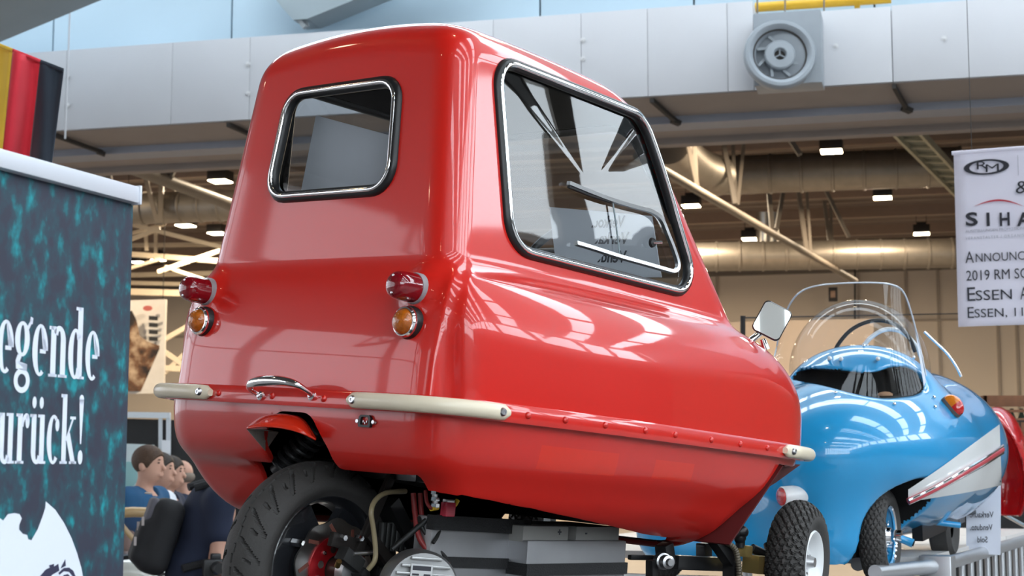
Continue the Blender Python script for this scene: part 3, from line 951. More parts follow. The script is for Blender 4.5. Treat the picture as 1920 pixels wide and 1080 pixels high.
# flange band round the joint
def band(prof_off, z0):
    pass
OUTR = resample(OUTC, .02)
def outline_offset(P, off):
    Q = np.array(P); t = np.roll(Q, -1, 0) - np.roll(Q, 1, 0); t /= np.linalg.norm(t, axis=1, keepdims=True)
    n = np.stack([t[:, 1], -t[:, 0]], 1)
    c = Q.mean(0)
    if ((Q - c) * n).sum() < 0: n = -n
    return Q + n * off, n
fl = MB()
prof = [(-.012, .017), (.006, .0185), (.011, .013), (.012, -.012), (.010, -.018), (-.012, -.018)]
L = len(OUTR); vs = []; fs = []
for (o_, z_) in prof:
    Q, _ = outline_offset(OUTR, o_)
    vs += [(a, b, z_) for a, b in Q]
for k in range(len(prof)):
    k2 = (k + 1) % len(prof)
    for i in range(L):
        j = (i + 1) % L
        fs.append((k * L + i, k * L + j, k2 * L + j, k2 * L + i))
fl.add(vs, fs).build('flange', red, car, smooth=True)
FLO, FLN = outline_offset(OUTR, .012)
def on_outline(x=None, y=None, side=-1):
    """point of the flange on the given side"""
    best = None
    for p, n in zip(FLO, FLN):
        if side and p[1] * side < -1e-6: continue
        e = abs(p[0] - x) if x is not None else abs(p[1] - y) + (10 if p[0] > .6 else 0)
        if best is None or e < best[0]: best = (e, p, n)
    return best[1], best[2]
rv = None
def rivet_at(p, n, mat, r=.0075, name='rivet', off=0.0, z=0.0):
    global rv
    m4 = basis((p[0] + n[0] * off, p[1] + n[1] * off, z), (-n[1], n[0], 0), (0, 0, 1))
    mb = MB().lathe([(0, r * .75), (r * .55, r * .62), (r * .9, r * .3), (r, 0), (r, -.003)], 10)
    o = mb.build(name, mat, car, smooth=True)
    # lathe axis z -> outward normal
    o.matrix_local = m4 @ (Matrix.Identity(4) if Vector(m4.col[2][:3]).dot(Vector((n[0], n[1], 0))) > 0 else Matrix.Rotation(PI, 4, 'X'))
    return o
for x in (.20, .30, .42, .55, .68, .83, .98, 1.12):
    for s in (-1, 1):
        p, n = on_outline(x=x, side=s); rivet_at(p, n, red)
for y in (.20, .03, -.14):
    p, n = on_outline(y=y, side=0); rivet_at(p, n, red)
# cream bumper strips
def strip_between(i0, i1):
    return FLO[i0:i1 + 1]
def bumper(pts, name='bumper'):
    P = resample(pts, .012, closed=False)
    t = np.gradient(P, axis=0); t /= np.linalg.norm(t, axis=1, keepdims=True)
    n = np.stack([t[:, 1], -t[:, 0]], 1)
    if ((P - np.array([.7, 0])) * n).sum() < 0: n = -n
    N = len(P); ring = 14; vs = []; fs = []
    s_ = np.r_[0, np.cumsum(np.linalg.norm(np.diff(P, axis=0), axis=1))]
    for i in range(N):
        e = min(s_[i], s_[-1] - s_[i])
        k = math.sqrt(max(0, 1 - max(0, 1 - e / .022) ** 2)) * .55 + .45 if e < .022 else 1
        fl_ = .55 + .45 * min(1, e / .05)
        for j in range(ring):
            a = 2 * PI * j / ring
            ou = (math.cos(a) * .5 + .5) * .030 * fl_ - .003
            up = math.sin(a) * .0165 * k
            vs.append((P[i][0] + n[i][0] * ou, P[i][1] + n[i][1] * ou, up))
    for i in range(N - 1):
        for j in range(ring):
            l = (j + 1) % ring
            fs.append((i * ring + j, i * ring + l, (i + 1) * ring + l, (i + 1) * ring + j))
    fs.append(tuple(range(ring))); fs.append(tuple((N - 1) * ring + j for j in range(ring)))
    o = MB().add(vs, fs).build(name, cream, car, smooth=True)
    for i in (2, N - 3):
        m4 = basis((P[i][0] + n[i][0] * .018, P[i][1] + n[i][1] * .018, 0), (-n[i][1], n[i][0], 0), (0, 0, 1))
        if Vector(m4.col[2][:3]).dot(Vector((n[i][0], n[i][1], 0))) < 0: m4 = m4 @ Matrix.Rotation(PI, 4, 'X')
        sc = MB().lathe([(0, .0045), (.0025, .0045), (.003, .006), (.006, .006), (.0085, .003), (.009, -.004)], 14).build('screw', screwm, o, smooth=True)
        sc.matrix_local = m4
    return o
FD = resample(catmull(mirror_outline(OUT), 8, True), .004)
FDO, _ = outline_offset(FD, .012)
def pick(cond, key):
    P = FDO[cond(FDO)]
    return P[np.argsort(key(P))]
for s in (-1, 1):
    q = FDO[(FDO[:, 1] * s > 0)]
    q = q[np.argsort(np.arctan2(q[:, 1] * s, -(q[:, 0] - .7)))]        # from the back round to the front
    rear = q[(q[:, 1] * s > .218) & (q[:, 0] < .145)]
    bumper(rear)
    fr = q[(q[:, 0] > 1.20) & (q[:, 1] * s > .22)]
    bumper(fr)

# windows: rubber seal, bright insert and pane
def surf_loop(poly2, mode, off=0.0):
    Q = resample(poly2, .012)
    if mode == 'rear':
        P = np.c_[np.full(len(Q), -.15), Q[:, 0], Q[:, 1]]; D = np.array([[1, 0, 0]])
    elif mode == 'front':
        P = np.c_[np.full(len(Q), 1.4), Q[:, 0], Q[:, 1]]; D = np.array([[-1, 0, 0]])
    else:
        P = np.c_[Q[:, 0], np.full(len(Q), -.6 * mode), Q[:, 1]]; D = np.array([[0, mode, 0]])
    return trace(upper, P, np.repeat(D, len(P), 0)) + D * off
def scale_poly(poly, d):
    Q = np.array(poly); c = Q.mean(0); R_ = Q - c
    return c + R_ * (1 + d / np.linalg.norm(R_, axis=1, keepdims=True))
pane_m = glass('window_glass', (.78, .81, .83), .75)
def window(poly, mode, name):
    lp = surf_loop(poly, mode, .001)
    pr = [(math.cos(a) * .0135, math.sin(a) * .0135) for a in np.linspace(0, 2 * PI, 12, endpoint=False)]
    o = MB().tube([tuple(p) for p in lp], .0135, 12, closed=True).build(name, rubber, car, smooth=True)
    D = {'rear': (-1, 0, 0), 'front': (1, 0, 0)}.get(mode, None)
    D = np.array(D if D else (0, -mode, 0), float)
    lp2 = surf_loop(scale_poly(poly, -.002), mode, .001) + D * .0095
    MB().tube([tuple(p) for p in lp2], .0062, 10, closed=True).build('bright_insert', chrome, o, smooth=True)
    lp3 = surf_loop(poly, mode, .006)
    c = lp3.mean(0)
    n = len(lp3); vs = [tuple(p) for p in lp3] + [tuple(c + (p - c) * .5) for p in lp3] + [tuple(c)]
    fs = []
    for i in range(n):
        j = (i + 1) % n
        fs += [(i, j, n + j, n + i), (n + i, n + j, 2 * n)]
    g = MB().add(vs, fs).build('glass_pane', pane_m, o, smooth=True)
    return o
rear_w = window(rw_poly, 'rear', 'rear_window')
win_r = window(sw_poly, 1, 'side_window')
win_l = window(sw_poly, -1, 'side_window')
window(fw_poly, 'front', 'windscreen')

# sliding quarter of the side window (right side)
def on_side(px, py, out=0.0):
    """point on the pane of the right side for a pixel"""
    p = hit(px, py, 1, -.34)
    for _ in range(6):
        hw = .388 - .125 * (p.z - .28) - .028 * p.x
        p = hit(px, py, 1, -hw - out)
    return p
track_m = M('satin_aluminium', (.70, .71, .72), rough=.28, metal=1, vary=0)
def flatbar(pts, name, w, t, parent, mat):
    return MB().tube([tuple(p) for p in pts], 1.0, prof=[(-t / 2, -w / 2), (t / 2, -w / 2), (t / 2, w / 2), (-t / 2, w / 2)]).build(name, mat, parent, smooth=False)
loop = catmull([tuple(on_side(a, b, .004)) for a, b in [(1066, 343), (1110, 361), (1150, 376), (1190, 388), (1222, 397), (1240, 412), (1252, 440), (1262, 465), (1270, 490), (1270, 503), (1262, 509), (1245, 505), (1210, 495), (1160, 481), (1110, 465), (1080, 456)]], 5)
flatbar(loop, 'sliding_window_track', .0085, .010, win_r, track_m)
MB().tube([tuple(on_side(a, b, .003)) for a, b in [(1066, 350), (1105, 366), (1146, 379)]], .004, 6).build('sliding_window_track', rubber, win_r)
MB().tube([tuple(on_side(a, b, .002)) for a, b in [(1148, 374), (1155, 420), (1162, 478)]], .0022, 6).build('sliding_pane_edge', M('pane_edge', (.25, .30, .32), .1, coat=1, vary=0), win_r)
kn = on_side(1222, 455, 0)
MB().lathe([(0, .006), (.010, .006), (.012, 0), (0, 0)], 16, basis(kn, (1, 0, 0), (0, 0, 1))).build('window_knob', black, win_r, smooth=True)
MB().cyl(tuple(kn), tuple(kn + Vector((.012, -.022, .002))), .0035, 10).build('window_knob', chrome, win_r, smooth=True)

# lamps
red_l = M('red_lens', (.30, .004, .012), rough=.08, coat=1, crough=.02, vary=.2, vscale=60, trans=.35, ior=1.4)
amb_l = M('amber_lens', (.62, .14, .008), rough=.12, coat=1, crough=.02, vary=.5, vscale=90, bump=.3, bscale=150, trans=.25, ior=1.4)
grey_r = M('grey_gasket', (.30, .27, .28), .5)
for s, (rp, ap) in ((1, ((378, 546), (375, 602))), (-1, ((766, 541), (762, 604)))):
    # red: domed square-ish lens on a short drum, pointing straight back
    c = Vector((-.002, s * .332, .228))
    mx = basis(c, (0, s * -1.0, 0.0), (0, 0, 1))
    if Vector(mx.col[2][:3]).x > 0: mx = basis(c, (0, s, 0), (0, 0, 1))
    pad = MB().lathe([(.0, -.05), (.031, -.05), (.0318, -.020), (.0305, -.015), (0, -.015)], 26, mx).build('tail_lamp_base', grey_r, car, smooth=True)
    MB().lathe([(.0295, -.016), (.029, .018), (.0265, .030), (.0235, .036), (.016, .0415), (0, .043)], 26, mx).build('tail_lamp_lens', red_l, pad, smooth=True)
    for dz in (.017, -.017):
        MB().ball((0, dz, .0405), (.0032, .0032, .002), 8, mx).build('lens_screw', screwm, pad, smooth=True)
    q = trace(upper, [[-.2, s * .327, .160]], [[1, 0, 0]])[0]
    c = Vector(q) + Vector((-.006, 0, 0))
    mx = basis(c, (0, -s, 0), (0, 0, 1))
    if Vector(mx.col[2][:3]).x > 0: mx = basis(c, (0, s, 0), (0, 0, 1))
    a = MB().lathe([(0, -.03), (.033, -.03), (.034, -.002), (.031, .006), (0, .006)], 28, mx).build('indicator_base', rubber, car, smooth=True)
    MB().lathe([(.031, .005), (.0315, .011), (.029, .0145), (.0265, .015), (.0255, .011)], 30, mx).build('indicator_rim', chrome, a, smooth=True)
    prof = [(.026, .011)] + [(.026 * math.cos(t), .012 + .021 * math.sin(t)) for t in np.linspace(.1, PI / 2, 9)]
    prof2 = []
    for i, (r_, z_) in enumerate(prof):
        prof2.append((r_ * (1 if i % 2 == 0 else .985), z_))
    MB().lathe(prof2, 30, mx).build('indicator_lens', amb_l, a, smooth=True)

# pull handle on the flange
hp = [hit(489, 741, 0, -.020), hit(478, 735, 0, -.032), hit(468, 726, 0, -.050), hit(474, 718, 0, -.065), hit(500, 714, 0, -.068), hit(530, 715, 0, -.068), hit(553, 720, 0, -.062), hit(568, 728, 0, -.048), hit(582, 738, 0, -.028), hit(585, 742, 0, -.020)]
hpts = catmull([tuple(p) for p in hp], 6)
rr = []
for i in range(len(hpts)):
    t = i / (len(hpts) - 1)
    rr.append(.0055 + .0060 * math.exp(-((t - .45) / .2) ** 2))
hnd = MB().tube([tuple(p) for p in hpts], rr, 12).build('pull_handle', chrome, car, smooth=True)
for px in (488, 584):
    c = hit(px, 742, 0, -.022)
    mx = basis(c, (0, -1, 0), (0, 0, 1))
    if Vector(mx.col[2][:3]).x > 0: mx = basis(c, (0, 1, 0), (0, 0, 1))
    MB().lathe([(0, .005), (.004, .005), (.0095, .002), (.010, -.004), (0, -.004)], 16, mx).build('handle_foot', chrome, hnd, smooth=True)
    MB().lathe([(0, .008), (.004, .0075), (.0055, .005)], 10, mx).build('handle_screw', screwm, hnd, smooth=True)
# charging inlet
q = trace(lower_solid, [[-.2, hit(690, 791, 0, .01).y, hit(690, 791, 0, .01).z]], [[1, 0, 0]])[0]
mx = basis(Vector(q), (0, -1, 0), (0, 0, 1))
soc = MB()
ro = rpoly([(-.017, -.011), (.017, -.011), (.017, .008), (.012, .013), (-.012, .013), (-.017, .008)], .003, 3)
ri = rpoly([(-.011, -.007), (.011, -.007), (.011, .005), (.008, .009), (-.008, .009), (-.011, .005)], .002, 3)
n = len(ro)
vs = [(a, b, 0) for a, b in ro] + [(a, b, .007) for a, b in ro] + [(a, b, .007) for a, b in ri] + [(a, b, -.006) for a, b in ri]
fs = []
for k in range(3):
    for i in range(n):
        j = (i + 1) % n
        fs.append((k * n + i, k * n + j, (k + 1) * n + j, (k + 1) * n + i))
fs.append(tuple(3 * n + i for i in range(n)))
inlet = soc.add(vs, fs, mx).build('charging_inlet', black, car)
for dx in (-.023, .023):
    MB().lathe([(0, .006), (.004, .0055), (.0055, 0)], 10, mx @ Matrix.Translation((dx, 0, 0))).build('inlet_screw', screwm, inlet, smooth=True)
for dx in (-.005, 0, .005):
    MB().box((dx, 0 if dx else -.003, 0), (.0015, .004, .01), mx).build('inlet_pin', screwm, inlet)

# wing mirror on the bonnet
md = 3.98
TL, TR, BR, BL = at(1437, 566, md + .03), at(1488, 586, md + .0), at(1458, 640, md - .03), at(1407, 613, md + .0)
cen = (TL + TR + BR + BL) / 4
mloc = CARI @ cen
xv = CARI.to_3x3() @ ((TR - TL) + (BR - BL)); yv = CARI.to_3x3() @ ((TL - BL) + (TR - BR))
w_, h_ = xv.length / 2, yv.length / 2
_n = ((CAMV - cen).normalized() + (H(9, V0, 7.4) - cen).normalized()).normalized()
_n = CARI.to_3x3() @ _n
xv = xv - _n * xv.dot(_n); yv = yv - _n * yv.dot(_n)
mm4 = basis(mloc, xv, yv)
tow = CARI.to_3x3() @ (CAMV - cen)
if Vector(mm4.col[2][:3]).dot(tow) < 0: mm4 = basis(mloc, -xv, yv)
pl = rpoly([(-w_ / 2, -h_ / 2), (w_ / 2, -h_ / 2), (w_ / 2, h_ / 2), (-w_ / 2, h_ / 2)], .013, 5)
mi = MB()
n = len(pl)
rings = [(.93, .003), (1.0, .0), (1.0, -.006), (.9, -.018), (.55, -.028)]
vs = [(a * k, b * k, z) for k, z in rings for a, b in pl]; fs = []
for r_ in range(len(rings) - 1):
    for i in range(n):
        j = (i + 1) % n
        fs.append((r_ * n + i, r_ * n + j, (r_ + 1) * n + j, (r_ + 1) * n + i))
fs.append(tuple(range((len(rings) - 1) * n, len(rings) * n)))
mirror = mi.add(vs, fs, mm4).build('wing_mirror', M('black_plastic', (.02, .02, .021), .3, coat=.3, vary=.1), car, smooth=True)
MB().add([(a * .93, b * .93, .0025) for a, b in pl], [tuple(range(n))], mm4).build('mirror_glass', M('mirror_silver', (.9, .92, .92), .015, metal=1, vary=0), mirror)
foot = CARI @ at(1404, 641, md - .02)
mid = CARI @ at(1426, 636, md + .02)
MB().tube([tuple(foot + Vector((0, 0, -.03))), tuple(foot), tuple(mm4 @ Vector((-.005, -.02, -.026)))], [.013, .009, .007], 12).build('mirror_stalk', chrome, mirror, smooth=True)
MB().tube([tuple(CARI @ at(1437, 655, md + .02)), tuple(CARI @ at(1430, 636, md + .02))], [.010, .008], 10).build('mirror_stalk', chrome, mirror, smooth=True)

# inside: floor, seat, dash board, steering wheel, papers
trimm = M('dark_trim', (.03, .03, .033), .6)
MB().box((.55, 0, -.0), (.95, .78, .012)).build('cabin_floor', trimm, car)
implicit('seat', union([rbox((.36, .02, .12), (.18, .24, .05), .04), rbox((.20, .02, .28), (.045, .24, .18), .04)], .05), (.1, -.3, 0), (.6, .34, .52), .018, M('grey_vinyl', (.10, .105, .115), .45), car)
MB().box((1.0, 0, .27), (.12, .7, .05)).build('dashboard', trimm, car, bevel=.01)
sc_ = hit(1068, 468, 1, .02)
axs = Vector((-.75, 0, .66)).normalized()
stw = basis(sc_, Vector((0, 1, 0)), axs.cross(Vector((0, 1, 0))))
ringp = [tuple(stw @ Vector((.125 * math.cos(a), .125 * math.sin(a), 0))) for a in np.linspace(0, 2 * PI, 40, endpoint=False)]
sw_o = MB().tube(ringp, .010, 10, closed=True).build('steering_wheel', black, car, smooth=True)
for a in (0, 2.1, 4.2):
    MB().tube([tuple(sc_), tuple(stw @ Vector((.12 * math.cos(a), .12 * math.sin(a), 0)))], .006, 8).build('spoke', alu, sw_o, smooth=True)
MB().tube([tuple(sc_), tuple(sc_ + Vector((.22, 0, -.2)))], .012, 10).build('steering_column', black, sw_o, smooth=True)
paper = M('white_paper', (.80, .82, .86), .7, vary=.02)
ink = M('printed_ink', (.05, .05, .06), .8, vary=0)
# sold notice in the left side window, printed face turned out: from here it reads back to front
pc = [hit(1030, 388, 0, .84), hit(1222, 405, 0, .84), hit(1240, 520, 0, .84), hit(1045, 520, 0, .84)]
note = MB().hexa([tuple(pc[0]), tuple(pc[0] + Vector((.002, 0, 0))), tuple(pc[3]), tuple(pc[3] + Vector((.002, 0, 0))), tuple(pc[1]), tuple(pc[1] + Vector((.002, 0, 0))), tuple(pc[2]), tuple(pc[2] + Vector((.002, 0, 0)))]).build('sold_notice', paper, car)
note['label'] = 'white paper notice inside the cabin, its words showing through reversed'
for wd, (pr_, pl_), yy in (('Verkocht.', (1169, 1091), (426, 423)), ('Verkauft.', (1177, 1090), (457, 453)), ('Venduto.', (1172, 1090), (492, 486))):
    a = hit(pr_, yy[0], 0, .837); b = hit(pl_, yy[1], 0, .837)
    dx = (b - a); dx.x = 0
    up = Vector((0, 0, 1))
    m4 = Matrix((dx.normalized(), up, Vector((-1, 0, 0)))).transposed().to_4x4(); m4.translation = a
    t_ = text('notice_text', wd, .0335, ink, note, m4, bold=.0006)
    wd_ = t_['text_width']
    t_.matrix_local = m4 @ Matrix.Diagonal((dx.length / wd_, 1.25, 1, 1))
# pale panel standing behind the back window
pc = [hit(592, 216, 0, .13), hit(762, 262, 0, .16), hit(758, 378, 0, .16), hit(560, 378, 0, .13)]
MB().hexa([tuple(pc[0]), tuple(pc[0] + Vector((.004, 0, 0))), tuple(pc[3]), tuple(pc[3] + Vector((.004, 0, 0))), tuple(pc[1]), tuple(pc[1] + Vector((.004, 0, 0))), tuple(pc[2]), tuple(pc[2] + Vector((.004, 0, 0)))]).build('display_board', M('pale_board', (.62, .62, .65), .5), car, bevel=.0015)
# ------------------------------------------------------------------ wheels and running gear of the red car
def treaded_tyre(R_, wd, sec, pattern, depth, nt, ns, rim_r):
    """tyre about local z axis; crown radius R_, width wd; pattern(theta, s) in 0..1 cuts the tread"""
    th = np.linspace(0, 2 * PI, nt, endpoint=False)
    prof = []
    # from the inner bead over the crown to the outer bead
    a = np.linspace(-1, 1, ns)
    for s in a:
        if abs(s) < .62:                        # tread, gently crowned
            x = s / .62; z = x * wd * .46; r = R_ - sec * .40 * abs(x) ** 2.2
        else:
            x = (abs(s) - .62) / .38; sg = 1 if s > 0 else -1
            r0 = R_ - sec * .40; r = r0 + (rim_r - r0) * x
            z = sg * (wd * .46 + wd * .06 * math.sin(PI * min(1, x * 1.1)) - wd * .07 * x ** 2)
        prof.append((r, z))
    vs = []
    for t in th:
        g = pattern(t, a / .62)
        for i, (r, z) in enumerate(prof):
            rr_ = r - (depth * g[i] if abs(a[i]) < .70 else 0)
            vs.append((rr_ * math.cos(t), rr_ * math.sin(t), z))
    fs = []
    for k in range(nt):
        l = (k + 1) % nt
        for i in range(ns - 1):
            fs.append((k * ns + i, l * ns + i, l * ns + i + 1, k * ns + i + 1))
    # inside lining so the tyre is solid to look at
    return vs, fs
def pat_scooter(t, s):
    n = 22; g = np.zeros(len(s))
    ab = np.abs(s)
    ph = t * n / (2 * PI) + np.where(s > 0, 0, .5)
    c = ph - (ab ** 1.6) * .9
    fr_ = np.abs(c - np.round(c))
    wid = .075
    g = np.where((fr_ < wid) & (ab > .28) & (ab < .98), 1, 0)
    c2 = ph + .5 - .5 * ab; fr2 = np.abs(c2 - np.round(c2))
    g = np.maximum(g, np.where((fr2 < .05) & (ab > .55) & (ab < .75), 1, 0))
    zz = .16 * (2 * np.abs((t * 11 / (2 * PI)) % 1 - .5) - .5) + .13
    g = np.maximum(g, np.where(np.abs(s - zz) < .022, 1, 0))
    return g.astype(float)
def pat_diamond(t, s):
    k = 30
    a_ = t * k / (2 * PI) + s * 2.4; b_ = t * k / (2 * PI) - s * 2.4
    fa = np.abs(a_ - np.round(a_)); fb = np.abs(b_ - np.round(b_))
    return np.clip(np.where((fa < .16) | (fb < .16), 1, 0), 0, 1).astype(float)

# rear wheel
rc = hit(585, 1062, 1, -.005)
RWR = .222
def wheel_m4(c, ax):
    ax = Vector(ax).normalized(); return basis(c, ax.cross(Vector((0, 0, 1))), ax.cross(ax.cross(Vector((0, 0, 1))))) if False else _axis(c, ax)
def _axis(c, ax):
    x = Vector((1, 0, 0)); x = (x - ax * x.dot(ax)).normalized(); y = ax.cross(x)
    m = Matrix((x, y, ax)).transposed().to_4x4(); m.translation = Vector(c); return m
wm = _axis(rc, Vector((0, -1, 0)))            # local +z points to the car's right
blk_alloy = M('black_alloy', (.016, .017, .02), .25, coat=.5, vary=.1)
rim = MB()
rim.lathe([(.150, .040), (.154, .047), (.149, .050), (.140, .038), (.134, .015), (.134, -.03), (.150, -.045), (.153, -.05), (.15, -.052)], 60)
for k in range(3):                             # three broad forked spokes
    a0 = 2 * PI * k / 3 + .5
    for da in (-.34, -.17, 0, .17, .34):
        p0 = Vector((.030 * math.cos(a0 + da * 2), .030 * math.sin(a0 + da * 2), .02)); p1 = Vector((.142 * math.cos(a0 + da * 1.5), .142 * math.sin(a0 + da * 1.5), .012))
        rim.bar(p0, p1, .05, .026)
rim.lathe([(0, -.03), (.085, -.03), (.085, .02), (.05, .03), (0, .03)], 30)
rim_o = rim.build('rear_wheel', blk_alloy, car, smooth=True); rim_o.matrix_local = wm
v_, f_ = treaded_tyre(RWR, .122, .078, pat_scooter, .008, 720, 60, .148)
ty = MB().add(v_, f_).build('tyre', tyre_m, rim_o, smooth=True)
disc_m = M('steel_disc', (.52, .50, .48), .3, metal=1, vary=.15, vscale=25)
dk = MB(); nn = 72
for z0, z1 in ((.062, .067),):
    vs = []; fs = []
    for k in range(nn):
        a = 2 * PI * k / nn
        ro_ = .104 + .0035 * math.sin(a * 9)
        vs += [(ro_ * math.cos(a), ro_ * math.sin(a), z1), (.058 * math.cos(a), .058 * math.sin(a), z1), (.058 * math.cos(a), .058 * math.sin(a), z0), (ro_ * math.cos(a), ro_ * math.sin(a), z0)]
    for k in range(nn):
        l = (k + 1) % nn
        for i in range(4):
            j = (i + 1) % 4
            fs.append((k * 4 + i, l * 4 + i, l * 4 + j, k * 4 + j))
    dk.add(vs, fs)
disc = dk.build('brake_disc', disc_m, rim_o, smooth=True)
for k in range(9):
    a = 2 * PI * k / 9 + .2
    sl = MB().bar((.072 * math.cos(a), .072 * math.sin(a), .0672), (.095 * math.cos(a + .2), .095 * math.sin(a + .2), .0672), .008, .0012)
    sl.build('disc_slot', M('slot_rust', (.16, .05, .035), .7), rim_o)
MB().lathe([(.067, .055), (.070, .071), (.058, .0735), (.030, .0735), (.028, .06)], 40).build('disc_carrier', M('red_anodised', (.42, .012, .018), .3, metal=.6, vary=.05), rim_o, smooth=True)
for k in range(6):
    a = 2 * PI * k / 6 + .3
    MB().lathe([(0, .080), (.004, .079), (.0055, .075), (.0055, .072)], 10, Matrix.Translation((.051 * math.cos(a), .051 * math.sin(a), 0))).build('bolt', chrome, rim_o, smooth=True)
    MB().lathe([(0, .0742), (.008, .0742), (.008, .0738)], 14, Matrix.Translation((.044 * math.cos(a + .5), .044 * math.sin(a + .5), 0))).build('carrier_hole', disc_m, rim_o, smooth=True)
for k in range(3):
    a = 2 * PI * k / 3 + .5
    MB().lathe([(0, .062), (.007, .062), (.009, .055), (.009, .03)], 6, Matrix.Translation((.098 * math.cos(a), .098 * math.sin(a), 0))).build('wheel_nut', chrome, rim_o)
MB().cyl((0, 0, .03), (0, 0, .12), .027, 24).build('hub_tube', M('brown_steel', (.07, .05, .045), .4, metal=.6), rim_o, smooth=True)
MB().lathe([(.028, .112), (.038, .112), (.038, .135), (.02, .138), (0, .138)], 30).build('hub_nut', M('galvanised', (.55, .55, .56), .35, metal=1), rim_o, smooth=True)
MB().lathe([(0, .168), (.013, .166), (.016, .15), (.016, .136)], 6).build('axle_nut', black, rim_o)

# mudguard over the rear wheel: curved scoop that pokes out of the arch
top_e = [hit(x_, y_, 0, .012) for x_, y_ in ((470, 800), (485, 787), (510, 780), (540, 778), (568, 786), (592, 820))]
lip_e = [hit(x_, y_, 0, d_) for x_, y_, d_ in ((463, 803, -.075), (488, 800, -.07), (515, 801, -.06), (545, 806, -.05), (570, 814, -.035), (592, 825, -.01))]
T_ = catmull([tuple(p) for p in top_e], 5); L_ = catmull([tuple(p) for p in lip_e], 5)
vs = []; fs = []; nv = 6; nu = len(T_)
for i in range(nu):
    for j in range(nv + 1):
        t = j / nv
        p = T_[i] * (1 - t) + L_[i] * t
        vs.append((p[0], p[1], p[2] + .012 * math.sin(PI * t) * math.sin(PI * min(1, i / (nu - 1) + .08))))
for i in range(nu - 1):
    for j in range(nv):
        a0 = i * (nv + 1) + j
        fs.append((a0, a0 + 1, a0 + nv + 2, a0 + nv + 1))
orange = M('orange_red_paint', (.66, .028, .008), .25, coat=.8, vary=.05)
g = MB().add(vs, fs).build('mudguard', orange, car, smooth=True)
so = g.modifiers.new('thick', 'SOLIDIFY'); so.thickness = .003; so.offset = 0
ck = [hit(463, 803, 0, -.072), hit(497, 843, 0, .03), hit(522, 808, 0, .09), hit(492, 803, 0, -.045)]
gl_ = MB().add([tuple(p + Vector((0, 0, -.002))) for p in ck], [(0, 1, 2, 3)]).build('mudguard_cheek', M('grey_fibreglass', (.30, .26, .23), .8, vary=.3, vscale=15), g)
so = gl_.modifiers.new('thick', 'SOLIDIFY'); so.thickness = .003; so.offset = 0
# coil spring damper
d0, d1 = hit(548, 820, 0, .15), hit(508, 905, 0, .13)
d0 = Vector((.13, .03, -.06)); d1 = hit(522, 884, 0, .10)
coil = []
ax_ = (d1 - d0); Ld = ax_.length; ax_n = ax_.normalized(); e1 = ax_n.orthogonal().normalized(); e2 = ax_n.cross(e1)
for k in range(120):
    t = k / 119; w = t * 2 * PI * 7
    coil.append(tuple(d0 + ax_ * t + (e1 * math.cos(w) + e2 * math.sin(w)) * .026))
sh = MB().tube(coil, .0055, 8).build('spring_damper', black, car, smooth=True)
MB().cyl(tuple(d0), tuple(d1), .014, 16).build('damper_body', black, sh, smooth=True)
MB().cyl(tuple(d1 - ax_n * .03), tuple(d1 + ax_n * .005), .020, 20).build('damper_boot', rubber, sh, smooth=True)
# swing arm, bracket and caliper on the right of the wheel
def hy(px, py, y): return hit(px, py, 1, y)
sa = MB()
sa.bar(hy(668, 1040, -.13), hy(735, 890, -.13), .020, .012, up=(0, 1, 0))
sa.bar(hy(620, 1010, -.12), hy(690, 1030, -.12), .030, .014, up=(0, 1, 0))
sa.bar(hy(690, 1000, -.14), hy(750, 1080, -.14), .022, .016, up=(0, 1, 0))
sa.build('swing_arm_bracket', M('dirty_black_steel', (.035, .03, .028), .45, metal=.5, vary=.25), car, bevel=.002)
for px, py in ((673, 1009), (642, 1008)):
    c = hy(px, py, -.135)
    MB().lathe([(0, .010), (.006, .010), (.0075, .004), (.0075, -.006)], 6, _axis(c, Vector((0, -1, 0)))).build('bracket_bolt', chrome, car, smooth=True)
MB().bar(hy(640, 1036, -.15), hy(672, 1062, -.15), .03, .03).build('brake_caliper', M('dark_cast', (.03, .03, .03), .5, metal=.4), car, bevel=.004)
MB().cyl(tuple(hy(636, 1052, -.17)), tuple(hy(632, 1062, -.16)), .006, 12).build('brass_fitting', M('brass', (.55, .38, .14), .35, metal=1), car, smooth=True)
MB().cyl(tuple(hy(662, 1038, -.165)), tuple(hy(700, 1036, -.165)), .0045, 12).build('brake_union', alu, car, smooth=True)
hose = M('tan_hose', (.30, .24, .14), .4, coat=.3)
seg('brake_hose', [hy(690, 1068, -.17), hy(702, 1052, -.18), hy(704, 1030, -.18), hy(700, 990, -.18), hy(696, 960, -.18), hy(704, 938, -.17), hy(725, 924, -.16), hy(760, 921, -.14)], .0055, hose, car)
# frame tubes
frm = M('black_frame', (.012, .012, .013), .35, coat=.2, vary=.1)
fr = MB()
fr.bar(hy(725, 940, -.10), hy(770, 1030, -.10), .05, .03)
fr.bar(hy(700, 1040, -.06), hy(800, 1100, -.06), .03, .03)
fr.bar((.22, .06, -.13), (1.15, .06, -.20), .03, .03)
fr.bar((.22, -.12, -.13), (1.15, -.12, -.20), .03, .03)
fr.bar((.22, -.20, -.135), (.22, .20, -.135), .03, .03)
fr.build('chassis_frame', frm, car)
pan = MB().box((.62, -.05, -.145), (.74, .42, .008)).build('belly_pan', frm, car)
MB().box((.97, 0, -.125), (.01, .58, .19)).build('shade_plate', frm, car)  # added black plate, keeps the gap under the floor dark
